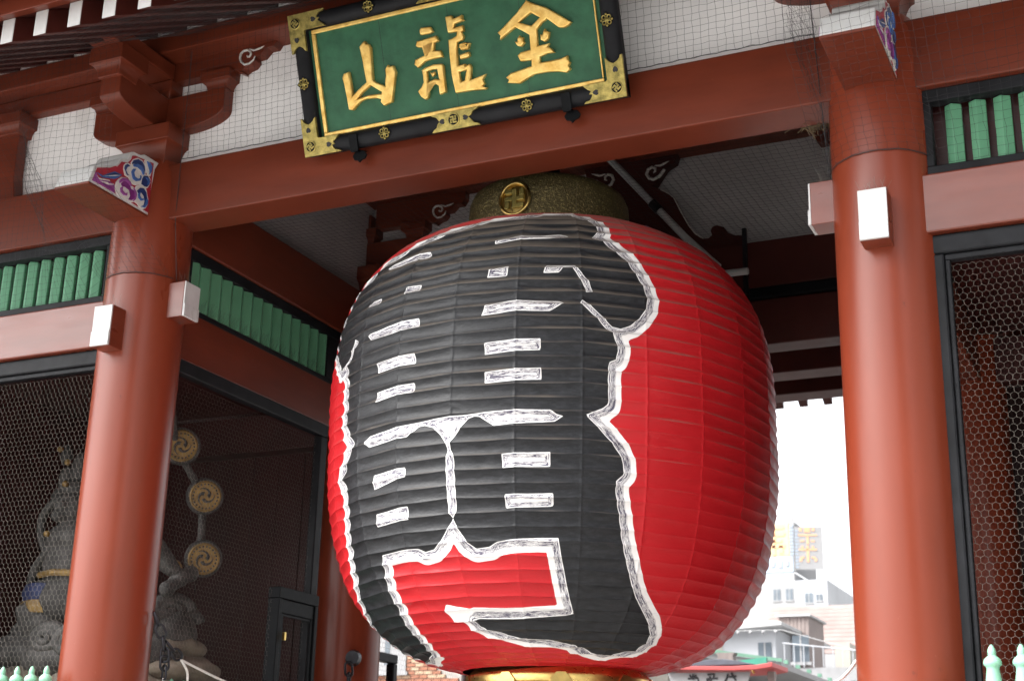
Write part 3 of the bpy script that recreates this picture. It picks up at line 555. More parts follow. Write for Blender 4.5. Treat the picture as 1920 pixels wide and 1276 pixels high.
# ================================================================== great paper lantern
TR={"outer":[[-0.0059,5.4216],[0.2368,5.4678],[0.465,5.5151],[0.4886,5.5032],[0.554,5.4645],[0.6095,5.4155],[0.6247,5.3583],[0.6257,5.3197],[0.5844,5.2608],[0.6284,5.2349],[0.6788,5.1548],[0.7242,5.0923],[0.7534,4.9951],[0.7838,4.8928],[0.8,4.8012],[0.7898,4.7258],[0.7591,4.6475],[0.7214,4.5942],[0.6794,4.5664],[0.6446,4.5752],[0.6219,4.6064],[0.5939,4.6576],[0.5545,4.7131],[0.5235,4.7425],[0.5148,4.7213],[0.554,4.6674],[0.5876,4.6115],[0.6213,4.5521],[0.6441,4.5304],[0.6609,4.4649],[0.6651,4.4074],[0.6544,4.3481],[0.6315,4.3304],[0.6258,4.2869],[0.6245,4.1921],[0.6255,4.0983],[0.6255,4.0517],[0.6032,4.0212],[0.5368,3.9662],[0.5701,3.9162],[0.6093,3.8565],[0.6435,3.7972],[0.6725,3.7378],[0.6877,3.6771],[0.689,3.6107],[0.6611,3.5631],[0.6594,3.5147],[0.6675,3.4374],[0.6797,3.3522],[0.6947,3.2413],[0.7147,3.1405],[0.7416,3.0417],[0.7725,2.9525],[0.8097,2.881],[0.8737,2.8041],[0.9383,2.744],[0.9921,2.6829],[1.015,2.6358],[0.9862,2.5939],[0.9032,2.5738],[0.8058,2.5618],[0.6856,2.5681],[0.6108,2.5837],[0.5531,2.604],[0.4723,2.613],[0.3646,2.6257],[0.2598,2.6322],[0.1419,2.6475],[0.0503,2.6757],[0.0025,2.7002],[-0.0192,2.7405],[0.0171,2.7456],[0.252,2.74],[0.4765,2.7572],[0.516,2.7688],[0.4931,2.844],[0.4692,2.9568],[0.4516,3.0719],[0.4345,3.2016],[0.3473,3.1997],[0.2275,3.1871],[0.1813,3.1798],[0.1451,3.1512],[0.0868,3.1411],[0.0515,3.1772],[0.0246,3.2393],[-0.0015,3.3217],[-0.0326,3.2703],[-0.0753,3.1958],[-0.118,3.1521],[-0.1659,3.1398],[-0.2003,3.1656],[-0.2917,3.1685],[-0.4291,3.1623],[-0.4518,3.0486],[-0.4701,2.9708],[-0.4752,2.9094],[-0.4832,2.8402],[-0.5042,2.7729],[-0.5325,2.7069],[-0.5658,2.642],[-0.6342,2.5969],[-0.7055,2.5728],[-1.0148,2.5553],[-1.1047,2.5713],[-1.1716,2.6057],[-1.2345,2.6514],[-1.0815,2.6828],[-1.0956,2.7379],[-0.9907,2.7961],[-0.8834,2.8473],[-0.8397,2.9163],[-0.7482,3.0142],[-0.698,3.137],[-0.6675,3.2734],[-0.6372,3.4105],[-0.628,3.5245],[-0.6259,3.6389],[-0.6758,3.7221],[-0.6326,3.7677],[-0.6093,3.8293],[-0.5432,3.9215],[-0.6147,4.04],[-0.6317,4.1168],[-0.6272,4.2167],[-0.6305,4.3411],[-0.6474,4.4309],[-0.668,4.5235],[-0.6103,4.6036],[-0.5666,4.6585],[-0.6063,4.6976],[-0.6326,4.6029],[-0.6814,4.5506],[-0.7331,4.5155],[-0.8225,4.6378],[-0.9234,4.7539],[-0.926,4.9338],[-0.8153,4.9851],[-0.8032,5.1299],[-0.6601,5.1838],[-0.5683,5.2463],[-0.3948,5.2915],[-0.2377,5.3489]],"cuts":[[[0.1408,5.2034],[0.1428,5.2502],[0.2121,5.2533],[0.4391,5.2726],[0.4859,5.2588],[0.4382,5.2267],[0.2324,5.2138]],[[-0.4985,5.1972],[-0.4487,5.2159],[-0.2869,5.2253],[-0.1974,5.2242],[-0.185,5.1936],[-0.2171,5.1806],[-0.3098,5.1883],[-0.4548,5.1851]],[[0.1269,4.9294],[0.1358,4.9807],[0.2198,4.9956],[0.2135,4.9257]],[[-0.2815,4.8961],[-0.2754,4.955],[-0.1905,4.9486],[-0.1917,4.8913]],[[-0.5381,4.8921],[-0.5037,4.9408],[-0.4375,4.9386],[-0.4376,4.8885]],[[0.1147,4.6446],[0.1314,4.7135],[0.2306,4.7332],[0.4296,4.7339],[0.451,4.7197],[0.3933,4.662],[0.2325,4.6565]],[[-0.4932,4.6752],[-0.3529,4.6874],[-0.1742,4.6891],[-0.1646,4.6247],[-0.3022,4.6172],[-0.453,4.6219]],[[0.3646,4.9454],[0.3771,4.998],[0.4422,4.9977],[0.4956,5.0012],[0.5184,4.9583],[0.5547,4.8804],[0.5687,4.8027],[0.5374,4.7958],[0.5401,4.8202],[0.5226,4.877],[0.5005,4.9511],[0.4864,4.9814],[0.448,4.9788],[0.4302,4.9486]],[[0.1371,4.3775],[0.1356,4.4533],[0.3586,4.4687],[0.3603,4.3936]],[[0.1401,4.1816],[0.139,4.253],[0.3628,4.2709],[0.3645,4.1954]],[[-0.3944,4.3693],[-0.3971,4.4459],[-0.1785,4.444],[-0.1745,4.3719]],[[-0.3939,4.162],[-0.395,4.2317],[-0.1765,4.2375],[-0.1744,4.1672]],[[-0.471,3.9091],[-0.4332,3.9436],[-0.2897,3.9505],[-0.1683,3.9601],[-0.0733,3.9698],[0.0517,3.974],[0.1684,3.9896],[0.2799,3.9958],[0.4001,3.9972],[0.4246,3.9703],[0.4502,3.9578],[0.4167,3.9244],[0.1804,3.9011],[0.1574,3.9259],[0.1226,3.9613],[0.1023,3.9652],[0.0758,3.9524],[0.0524,3.9134],[0.0224,3.8527],[-0.0023,3.8056],[-0.001,3.7596],[0.0128,3.717],[0.0185,3.4318],[0.016,3.3667],[-0.0009,3.3286],[-0.0194,3.3657],[-0.0198,3.4456],[-0.0232,3.6899],[-0.0131,3.7568],[-0.021,3.8035],[-0.0465,3.8628],[-0.0793,3.9147],[-0.1194,3.9361],[-0.147,3.9349],[-0.1748,3.9049],[-0.2112,3.8732],[-0.432,3.8657]],[[0.2116,3.7136],[0.4013,3.7269],[0.4016,3.6382],[0.2151,3.6262]],[[-0.4081,3.6715],[-0.2191,3.681],[-0.2166,3.6181],[-0.4117,3.5786]],[[0.2214,3.4642],[0.4128,3.4725],[0.4151,3.3887],[0.2245,3.3764]],[[-0.4152,3.4173],[-0.219,3.4291],[-0.2196,3.3477],[-0.4149,3.3356]]],"extra":[[[-0.143,2.8293],[-0.0097,2.8005],[-0.0109,2.7402],[-0.133,2.7291],[-0.1674,2.7879]],[[-0.6652,2.5825],[-0.7273,2.5458],[-1.0367,2.5349],[-1.0736,2.5461],[-1.0912,2.561]]],"sign":{"yama":[[[-0.716,0.715],[-0.691,0.739],[-0.668,0.751],[-0.655,0.724],[-0.639,0.724],[-0.624,0.693],[-0.63,0.623],[-0.639,0.464],[-0.625,0.447],[-0.546,0.399],[-0.544,0.427],[-0.53,0.472],[-0.529,0.519],[-0.503,0.547],[-0.49,0.53],[-0.462,0.534],[-0.448,0.485],[-0.472,0.405],[-0.508,0.279],[-0.577,0.263],[-0.599,0.296],[-0.591,0.313],[-0.632,0.33],[-0.718,0.336],[-0.768,0.326],[-0.836,0.276],[-0.867,0.286],[-0.871,0.373],[-0.879,0.47],[-0.888,0.519],[-0.873,0.55],[-0.828,0.556],[-0.823,0.479],[-0.821,0.378],[-0.772,0.412],[-0.695,0.455],[-0.7,0.532],[-0.704,0.618]],[[-0.666,0.429],[-0.578,0.363],[-0.585,0.352],[-0.692,0.36],[-0.79,0.347],[-0.743,0.386]]],"kin":[[[0.62,0.779],[0.658,0.754],[0.764,0.698],[0.815,0.658],[0.928,0.568],[0.905,0.55],[0.872,0.54],[0.833,0.548],[0.783,0.597],[0.754,0.625],[0.71,0.604],[0.669,0.567],[0.662,0.456],[0.751,0.457],[0.732,0.435],[0.759,0.422],[0.778,0.388],[0.722,0.391],[0.667,0.379],[0.664,0.339],[0.747,0.338],[0.82,0.339],[0.87,0.35],[0.87,0.322],[0.883,0.301],[0.867,0.281],[0.878,0.257],[0.847,0.237],[0.785,0.256],[0.705,0.267],[0.615,0.269],[0.547,0.247],[0.494,0.227],[0.406,0.247],[0.42,0.263],[0.399,0.286],[0.439,0.309],[0.515,0.318],[0.599,0.328],[0.605,0.369],[0.523,0.375],[0.506,0.418],[0.531,0.436],[0.606,0.44],[0.613,0.541],[0.56,0.581],[0.515,0.613],[0.479,0.597],[0.389,0.551],[0.397,0.576],[0.378,0.602],[0.426,0.631],[0.536,0.707]],[[0.641,0.69],[0.704,0.643],[0.636,0.6],[0.543,0.641]]],"kind1":[[[0.539,0.551],[0.545,0.535],[0.562,0.536],[0.56,0.51],[0.569,0.497],[0.541,0.474],[0.513,0.485],[0.497,0.518],[0.517,0.513],[0.521,0.536]]],"kind2":[[[0.729,0.563],[0.735,0.543],[0.758,0.534],[0.748,0.491],[0.717,0.473],[0.691,0.491],[0.692,0.529],[0.707,0.522],[0.718,0.542]]],"ryu1":[[[-0.218,0.735],[-0.206,0.754],[-0.131,0.747],[-0.124,0.732],[-0.115,0.709],[-0.138,0.7],[-0.213,0.704]]],"ryu2":[[[-0.262,0.635],[-0.249,0.665],[-0.093,0.675],[-0.087,0.655],[-0.077,0.637],[-0.118,0.629],[-0.128,0.574],[-0.075,0.567],[-0.069,0.549],[-0.064,0.519],[-0.157,0.52],[-0.207,0.514],[-0.266,0.479],[-0.29,0.505],[-0.282,0.539],[-0.204,0.556],[-0.213,0.615],[-0.246,0.621]],[[-0.196,0.612],[-0.14,0.621],[-0.154,0.587],[-0.185,0.556]]],"ryu3":[[[-0.239,0.458],[-0.2,0.472],[-0.145,0.48],[-0.079,0.473],[-0.067,0.458],[-0.074,0.271],[-0.122,0.261],[-0.122,0.323],[-0.141,0.34],[-0.201,0.342],[-0.216,0.256],[-0.242,0.247],[-0.271,0.274],[-0.29,0.313],[-0.256,0.342],[-0.236,0.371],[-0.235,0.419]],[[-0.202,0.44],[-0.155,0.447],[-0.117,0.443],[-0.112,0.369],[-0.147,0.378],[-0.204,0.362]]],"ryu4":[[[-0.176,0.43],[-0.159,0.421],[-0.143,0.429],[-0.143,0.407],[-0.163,0.397]]],"ryu5":[[[-0.004,0.791],[0.044,0.792],[0.052,0.766],[0.125,0.779],[0.124,0.752],[0.134,0.739],[0.059,0.728],[0.049,0.7],[0.121,0.707],[0.124,0.667],[0.103,0.665],[0.119,0.63],[0.107,0.606],[0.061,0.599],[0.049,0.532],[0.047,0.436],[0.101,0.439],[0.105,0.422],[0.138,0.432],[0.147,0.407],[0.128,0.319],[0.249,0.339],[0.221,0.307],[0.231,0.274],[0.212,0.261],[0.247,0.244],[0.231,0.234],[0.127,0.245],[0.003,0.249],[-0.01,0.372],[-0.008,0.532],[-0.003,0.628],[0.027,0.63],[0.064,0.644],[0.074,0.671],[0.003,0.675],[-0.002,0.719]],[[0.047,0.391],[0.112,0.394],[0.097,0.368],[0.085,0.325],[0.054,0.317]]],"ryu6":[[[0.073,0.581],[0.116,0.587],[0.158,0.575],[0.146,0.55],[0.138,0.536],[0.085,0.538]],[[0.096,0.555],[0.118,0.559],[0.128,0.549],[0.11,0.544]]],"ryu7":[[[0.069,0.507],[0.141,0.517],[0.146,0.486],[0.124,0.477],[0.071,0.477]]]}}
LX0,LY0,LZC,HU,HL,LN,MU,ML,LR=.135,1.155,4.271,1.4386,1.788,3.465,2.815,2.768,1.651
def lan_r(z):
    dz=z-LZC; h=np.where(dz>0,dz/HU,-dz/HL); m_=np.where(dz>0,MU,ML)
    return LR*np.clip(1-h**m_,0,1)**(1/LN)
def lan_cx(z):
    dz=z-LZC; return -.0065*dz-.0042*np.clip(dz,-1.9,1.9)**3
Z0,Z1=2.507,5.690
zz=np.linspace(Z0,Z1,6001); rr_=lan_r(zz); ss=np.concatenate([[0],np.cumsum(np.hypot(np.diff(zz),np.diff(rr_)))])
NB=int(round(ss[-1]/.0915)); NC=24
lantern=empty('paper_lantern',(LX0,LY0,0),label='giant red paper lantern with bold black characters hanging in the gate passage',cat='lantern')
def make_lantern():
    tb=np.array([0,.035,.09,.18,.32,.5,.68,.82,.91,.965])
    u=np.concatenate([(b+tb) for b in range(NB)]+[[NB]])            # rows in bands
    cs=[];                                                           # theta samples
    for c in range(NC):
        th0=2*math.pi*c/NC; cen=(th0+math.pi/NC+math.pi)%(2*math.pi)-math.pi
        n=44 if -1.5<cen<2.3 else 10
        t=np.linspace(0,1,n,endpoint=False)
        if n==44: t=np.sort(np.concatenate([t[2:-2],[0,.008,.018,.03,.045,.955,.97,.982,.992]]))
        cs.append(th0+t*2*math.pi/NC)
    th=np.concatenate(cs); nT=len(th); nU=len(u)
    s=u/NB*ss[-1]
    band=np.minimum(np.floor(u+1e-9).astype(int),NB-1); t=u-band
    zrow=np.interp(s,ss,zz); rrow=np.interp(s,ss,rr_)
    # meridian normals
    dr=np.interp(np.minimum(s+.002,ss[-1]),ss,rr_)-np.interp(np.maximum(s-.002,0),ss,rr_); dzv=np.interp(np.minimum(s+.002,ss[-1]),ss,zz)-np.interp(np.maximum(s-.002,0),ss,zz)
    ln=np.hypot(dr,dzv); nr=dzv/ln; nz=-dr/ln; tr=dr/ln; tz=dzv/ln
    ph=(th*NC/(2*math.pi))%1.0; pan=np.floor(th*NC/(2*math.pi)+1e-9).astype(int)%NC
    TT,PP=t[:,None],ph[None,:]
    ac=nrng.uniform(.6,1.4,(NB,NC+1)); ac[:,-1]=ac[:,0]
    amp=(1-PP)*ac[band][:,pan]+PP*ac[band][:,pan+1]
    bul=nrng.uniform(.2,.75,(NB,NC))[band][:,pan]
    sag=-.0130*amp*np.sin(math.pi*TT)*(.55+bul*np.sin(math.pi*PP))
    poly=-.0012*np.sin(math.pi*PP)*np.minimum(1,rrow/1.2)[:,None]
    dph=np.minimum(PP,1-PP)*2*math.pi/NC*rrow[:,None]
    cord=.0026*np.exp(-(dph/.009)**2)
    hoop=.0022*np.exp(-((np.minimum(TT,1-TT))/.05)**2)
    # creases pulled out of the paper where cord and hoop meet
    k1=nrng.uniform(0,6.28,(NB,NC))[band][:,pan]; k2=nrng.uniform(2,6,(NB,NC))[band][:,pan]; k4=nrng.choice([0,0,.6,1.,1.6],(NB,NC))[band][:,pan]
    crease=.0026*k4*np.sin(k1+TT*k2*4.2+PP*14)*np.exp(-(dph/.06)**2)*(1-np.exp(-(dph/.010)**2))*np.sin(math.pi*TT)
    k3=nrng.uniform(0,6.28,(NB,NC))[band][:,pan]; k5=nrng.uniform(5,16,(NB,NC))[band][:,pan]; k6=nrng.choice([0,.4,1.,1.7],(NB,NC))[band][:,pan]
    wav=.0013*k6*np.sin(k3+PP*k5+TT*2.2)*np.sin(math.pi*TT)*np.sin(math.pi*PP)
    # wide, slow dents over the whole shade
    dent=0
    for _ in range(14):
        fa,fb,p1,p2=nrng.integers(1,9),nrng.uniform(.1,.9),*nrng.uniform(0,6.28,2)
        dent=dent+.0011*np.sin(fa*th[None,:]+p1)*np.sin(fb*u[:,None]+p2)
    wav=wav+dent*np.minimum(1,np.minimum(u,NB-u)/3)[:,None]
    off=sag+poly+cord+hoop+crease+wav
    # hoops wander a little up and down
    hz=nrng.normal(0,.0035,(NB+1,NC+1)); hz[:,-1]=hz[:,0]; hz[0]=0; hz[-1]=0
    b1=np.minimum(band+1,NB)
    hv=(1-TT)*((1-PP)*hz[band][:,pan]+PP*hz[band][:,pan+1])+TT*((1-PP)*hz[b1][:,pan]+PP*hz[b1][:,pan+1])
    hv=hv-.006*np.sin(math.pi*PP)*np.minimum(1,np.minimum(u,NB-u)/2)[:,None]
    rad=rrow[:,None]+nr[:,None]*off+tr[:,None]*hv; zv=zrow[:,None]+nz[:,None]*off+tz[:,None]*hv
    X=rad*np.sin(th)[None,:]+lan_cx(zrow)[:,None]; Y=-rad*np.cos(th)[None,:]
    V=np.stack([X,Y,zv+0*X],-1).reshape(-1,3).astype(np.float32)
    i=np.arange(nU-1)[:,None]; j=np.arange(nT)[None,:]; j2=(j+1)%nT
    F=np.stack([i*nT+j,i*nT+j2,(i+1)*nT+j2,(i+1)*nT+j],-1).reshape(-1,4).astype(np.int32)
    me=bpy.data.meshes.new('paper_shade'); me.vertices.add(len(V)); me.vertices.foreach_set('co',V.reshape(-1))
    me.loops.add(F.size); me.loops.foreach_set('vertex_index',F.reshape(-1)); me.polygons.add(len(F))
    me.polygons.foreach_set('loop_start',(np.arange(len(F))*4).astype(np.int32)); me.update(calc_edges=True)
    me.polygons.foreach_set('use_smooth',np.ones(len(F),bool))
    # ---- printed characters: signed distance to their outline, measured on the paper
    TH=((th+math.pi)%(2*math.pi)-math.pi)
    thv=np.broadcast_to(TH[None,:],(nU,nT)).reshape(-1); sv=np.broadcast_to(s[:,None],(nU,nT)).reshape(-1); rv=np.broadcast_to(rrow[:,None],(nU,nT)).reshape(-1)
    E=np.full(len(thv),1.0,np.float32); W=np.ones(len(thv),np.float32); T=np.zeros(len(thv),np.float32)
    idx=np.where((thv>-1.75)&(thv<2.0))[0]
    cv=lambda pl:np.array([(a,np.interp(b,zz,ss)) for a,b in pl])
    loops=[cv(TR['outer'])]+[cv(c) for c in TR['cuts']]; ext=[cv(c) for c in TR['extra']]
    A=[];B=[];L0=[]; acc=0
    for lp in loops:
        n=np.roll(lp,-1,0)
        for p,q in zip(lp,n): A.append(p);B.append(q);L0.append(acc); acc+=math.hypot((q[0]-p[0])*1.6,q[1]-p[1])
    A=np.array(A,np.float32);B=np.array(B,np.float32);L0=np.array(L0,np.float32)
    def inside(lp,x,y):
        r=np.zeros(len(x),bool); n=np.roll(lp,-1,0)
        for (x0,y0),(x1,y1) in zip(lp,n):
            if y0==y1: continue
            c=((y0>y)!=(y1>y))&(x<(x1-x0)*(y-y0)/(y1-y0)+x0); r^=c
        return r
    for ch in np.array_split(idx,max(1,len(idx)//12000)):
        x=thv[ch][:,None].astype(np.float32); y=sv[ch][:,None].astype(np.float32); r=np.maximum(rv[ch][:,None],.5).astype(np.float32)
        ax=(A[None,:,0]-x)*r; ay=A[None,:,1]-y; bx=(B[None,:,0]-A[None,:,0])*r; by=(B[:,1]-A[:,1])[None,:]
        l2=bx*bx+by*by+1e-12; tt=np.clip(-(ax*bx+ay*by)/l2,0,1); d2=(ax+tt*bx)**2+(ay+tt*by)**2
        k=np.argmin(d2,1); ar=np.arange(len(ch)); d=np.sqrt(d2[ar,k])
        io=inside(loops[0],thv[ch],sv[ch]); ic=np.zeros(len(ch),bool)
        for lp in loops[1:]: ic|=inside(lp,thv[ch],sv[ch])
        ie=np.zeros(len(ch),bool)
        de=np.full(len(ch),1.0)
        for lp in ext:
            q=np.roll(lp,-1,0); ax=(lp[None,:,0]-x)*r; ay=lp[None,:,1]-y; bx=(q[None,:,0]-lp[None,:,0])*r; by=(q[:,1]-lp[:,1])[None,:]
            l3=bx*bx+by*by+1e-12; t3=np.clip(-(ax*bx+ay*by)/l3,0,1); dd=np.sqrt(((ax+t3*bx)**2+(ay+t3*by)**2).min(1)); de=np.minimum(de,np.where(inside(lp,thv[ch],sv[ch]),-dd,dd))
        E[ch]=np.where(io&~ic,-d,d); W[ch]=np.where(io,0,np.clip(.5+de/.024,0,1)); T[ch]=L0[k]+tt[ar,k]*np.sqrt(l2[ar,k])
    for nm,arr in (('glyph_distance',E),('outside_glyph',W),('along_outline',T)):
        at=me.attributes.new(nm,'FLOAT','POINT'); at.data.foreach_set('value',arr)
    return me
def lantern_mat():
    m=bpy.data.materials.new('lantern_paper'); m.use_nodes=True; nt=m.node_tree; b=nt.nodes['Principled BSDF']; N=nt.nodes.new; L=nt.links.new
    def at(n):
        q=N('ShaderNodeAttribute'); q.attribute_name=n; return q.outputs['Fac']
    def math_(op,a_,b_=None,c_=None,clamp=False):
        q=N('ShaderNodeMath'); q.operation=op; q.use_clamp=clamp
        for i,v in enumerate((a_,b_,c_)):
            if v is None: continue
            if isinstance(v,(int,float)): q.inputs[i].default_value=v
            else: L(v,q.inputs[i])
        return q.outputs[0]
    def step(v,e0,w=.0012):
        q=N('ShaderNodeMapRange'); q.inputs['From Min'].default_value=e0-w; q.inputs['From Max'].default_value=e0+w; L(v,q.inputs['Value']); return q.outputs[0]
    e,w,t=at('glyph_distance'),at('outside_glyph'),at('along_outline')
    tc=N('ShaderNodeTexCoord'); nz=N('ShaderNodeTexNoise'); nz.inputs['Scale'].default_value=18; nz.inputs['Detail'].default_value=3; L(tc.outputs['Object'],nz.inputs['Vector'])
    e2=math_('ADD',e,math_('MULTIPLY',math_('SUBTRACT',nz.outputs['Fac'],.5),.0035))
    # dry-brush dashes that run parallel to the outline
    PERIOD=.0066
    row=math_('FLOOR',math_('DIVIDE',e2,PERIOD))
    cb=N('ShaderNodeCombineXYZ'); L(math_('MULTIPLY',row,3.7),cb.inputs[0]); L(math_('MULTIPLY',t,15.),cb.inputs[1])
    n2=N('ShaderNodeTexNoise'); n2.inputs['Scale'].default_value=1; n2.inputs['Detail'].default_value=3; n2.inputs['Roughness'].default_value=.65; L(cb.outputs[0],n2.inputs['Vector'])
    sn=math_('SINE',math_('MULTIPLY',e2,6.2832/PERIOD))
    line=math_('ADD',math_('MULTIPLY',sn,.5),math_('MULTIPLY',math_('SUBTRACT',n2.outputs['Fac'],.5),4.2))
    streak=math_('MULTIPLY',step(line,-.16,.16),math_('MULTIPLY',step(e2,.0045),math_('SUBTRACT',1.,step(math_('SUBTRACT',e2,math_('MULTIPLY',w,.016)),.033,.005))))
    inblack=math_('SUBTRACT',1.,step(e2,0.))
    black=inblack
    red=math_('MULTIPLY',step(w,.5,.02),step(e2,.086))
    def mix(f,a_,b_):
        q=N('ShaderNodeMix'); q.data_type='RGBA'
        if isinstance(f,float): q.inputs['Factor'].default_value=f
        else: L(f,q.inputs['Factor'])
        for k,v in (('A',a_),('B',b_)):
            if isinstance(v,tuple): q.inputs[k].default_value=v
            else: L(v,q.inputs[k])
        return q.outputs['Result']
    big=N('ShaderNodeTexNoise'); big.inputs['Scale'].default_value=3.5; big.inputs['Detail'].default_value=5; L(tc.outputs['Object'],big.inputs['Vector'])
    redc=mix(big.outputs['Fac'],(.37,.008,.012,1),(.44,.012,.017,1))
    sc=N('ShaderNodeTexNoise'); sc.inputs['Scale'].default_value=14; sc.inputs['Detail'].default_value=8; sc.inputs['Roughness'].default_value=.7
    mp=N('ShaderNodeMapping'); mp.inputs['Scale'].default_value=(1,1,3.5); L(tc.outputs['Object'],mp.inputs['Vector']); L(mp.outputs[0],sc.inputs['Vector'])
    blk=mix(step(sc.outputs['Fac'],.56,.12),(.008,.0085,.010,1),(.020,.021,.024,1))
    c1=mix(black,mix(streak,(.72,.71,.70,1),(.075,.068,.098,1)),blk); c2=mix(red,c1,redc)
    # settled dust on what faces up
    ge=N('ShaderNodeNewGeometry'); sx=N('ShaderNodeSeparateXYZ'); L(ge.outputs['Normal'],sx.inputs[0])
    dn=N('ShaderNodeTexNoise'); dn.inputs['Scale'].default_value=7; dn.inputs['Detail'].default_value=6; L(tc.outputs['Object'],dn.inputs['Vector'])
    q=N('ShaderNodeMapRange'); q.inputs['From Min'].default_value=.31; q.inputs['From Max'].default_value=.70; L(sx.outputs['Z'],q.inputs['Value'])
    dust=math_('MULTIPLY',q.outputs[0],math_('ADD',.3,math_('MULTIPLY',dn.outputs['Fac'],.7)),clamp=True)
    c3=mix(dust,c2,(.165,.137,.112,1)); L(c3,b.inputs['Base Color'])
    rr=N('ShaderNodeMapRange'); rr.inputs['To Min'].default_value=.32; rr.inputs['To Max'].default_value=.56; L(sc.outputs['Fac'],rr.inputs['Value'])
    L(math_('ADD',rr.outputs[0],math_('MULTIPLY',dust,.4)),b.inputs['Roughness']); b.inputs['Specular IOR Level'].default_value=.26
    wn_=N('ShaderNodeTexNoise'); wn_.inputs['Scale'].default_value=38; wn_.inputs['Detail'].default_value=6; mp2=N('ShaderNodeMapping'); mp2.inputs['Scale'].default_value=(1,1,1.8); L(tc.outputs['Object'],mp2.inputs['Vector']); L(mp2.outputs[0],wn_.inputs['Vector'])
    bp=N('ShaderNodeBump'); bp.inputs['Strength'].default_value=.22; bp.inputs['Distance'].default_value=.01; L(wn_.outputs['Fac'],bp.inputs['Height']); L(bp.outputs[0],b.inputs['Normal'])
    MATS['lantern_paper']=m; return m
lantern_mat()
link('paper_shade',make_lantern(),'lantern_paper',lantern)
# --- bronze top ring with diaper pattern and a round crest
def bronze_mat():
    m=mat('bronze_ring',(.52,.42,.17),.36,metal=.45,var=.22,nscale=9,dark=(.32,.26,.11)); nt=m.node_tree; b=nt.nodes['Principled BSDF']; N=nt.nodes.new
    tc=N('ShaderNodeTexCoord'); vo=N('ShaderNodeTexVoronoi'); vo.inputs['Scale'].default_value=48; nt.links.new(tc.outputs['Object'],vo.inputs['Vector'])
    v2=N('ShaderNodeTexVoronoi'); v2.inputs['Scale'].default_value=130; nt.links.new(tc.outputs['Object'],v2.inputs['Vector'])
    ad=N('ShaderNodeMath'); ad.operation='ADD'; nt.links.new(vo.outputs['Distance'],ad.inputs[0]); nt.links.new(v2.outputs['Distance'],ad.inputs[1])
    bp=N('ShaderNodeBump'); bp.inputs['Strength'].default_value=.7; bp.inputs['Distance'].default_value=.006; nt.links.new(ad.outputs[0],bp.inputs['Height']); nt.links.new(bp.outputs[0],b.inputs['Normal'])
    rp=N('ShaderNodeMapRange'); rp.inputs['From Min'].default_value=.25; rp.inputs['From Max'].default_value=.95; nt.links.new(ad.outputs[0],rp.inputs['Value'])
    mx=N('ShaderNodeMix'); mx.data_type='RGBA'; nt.links.new(rp.outputs[0],mx.inputs['Factor']); mx.inputs['B'].default_value=(.12,.095,.04,1)
    old=b.inputs['Base Color'].links[0].from_socket; nt.links.new(old,mx.inputs['A']); nt.links.new(mx.outputs['Result'],b.inputs['Base Color'])
bronze_mat()
tx=float(lan_cx(np.array(5.7)))-.035; bx_=float(lan_cx(np.array(2.5)))+.05
top=MB().lathe([(.60,5.60),(.625,5.62),(.628,5.70),(.628,5.98),(.622,6.06),(.60,6.115),(.55,6.15),(.40,6.16),(.05,6.16)],96).build('top_ring','bronze_ring',lantern,smooth=35,loc=(tx,0,0))
MB().box(-.008,.008,-.632,-.60,5.66,6.05).build('ring_seam','bronze_ring',top).rotation_euler=(0,0,R(43))
def manji_polys(r):
    t=r*.20; a=r*.70
    # left-facing temple emblem: four bent arms
    arms=[]
    base=[(-t/2*1.0,-a),(t/2,-a),(t/2,a),(-t/2,a)]
    P=[(-t,-t),(-t,-a),(-a,-a),(-a,-a+2*t*0),( -a,-a)]
    cross=[[(-t/2,-a),(t/2,-a),(t/2,a),(-t/2,a)],[(-a,-t/2),(a,-t/2),(a,t/2),(-a,t/2)]]
    hooks=[[(t/2,a),(-a,a),(-a,a-t),(-t/2,a-t)]]
    return t,a
def manji_mb(r,h0,h1,flip=1):
    t,a=r*.155,r*.66; m=MB()
    # upright bar, cross bar, then the four returns (top goes left, right goes up, bottom goes right, left goes down)
    m.box(-t,t,-a,a,h0,h1); m.box(-a,-t,-t,t,h0,h1); m.box(t,a,-t,t,h0,h1)
    for b in ((-a,-t,a-2*t,a),(a-2*t,a,t,a),(t,a,-a,-a+2*t),(-a,-a+2*t,-a,-t)):
        x0,x1,y0,y1=b
        if flip<0: x0,x1=-x1,-x0
        m.box(x0,x1,y0,y1,h0,h1)
    return m
cr=empty('crest',(0,-.628,5.915),top); cr.rotation_euler=(R(90),0,0)
rp=[(.118*math.cos(2*math.pi*k/40),.127*math.sin(2*math.pi*k/40),.012) for k in range(40)]
bpy.data.objects.remove(cr)
def on_ring(o,z): o.location=(0,-.630,z); o.rotation_euler=(R(90),0,0); return o
on_ring(MB().tube(rp,.013,10,closed=True).build('crest_rim','bright_brass',top,smooth=60),5.912)
dsk=MB(); dsk.add([(.112*math.cos(2*math.pi*k/40),.12*math.sin(2*math.pi*k/40),.0+.002) for k in range(40)]+[(0,0,.012)],[(k,(k+1)%40,40) for k in range(40)]); on_ring(dsk.build('crest_disc','bright_brass',top,smooth=60),5.912)
on_ring(manji_mb(.118,.004,.024).build('crest_emblem','brass',top,bevel=.005),5.912)
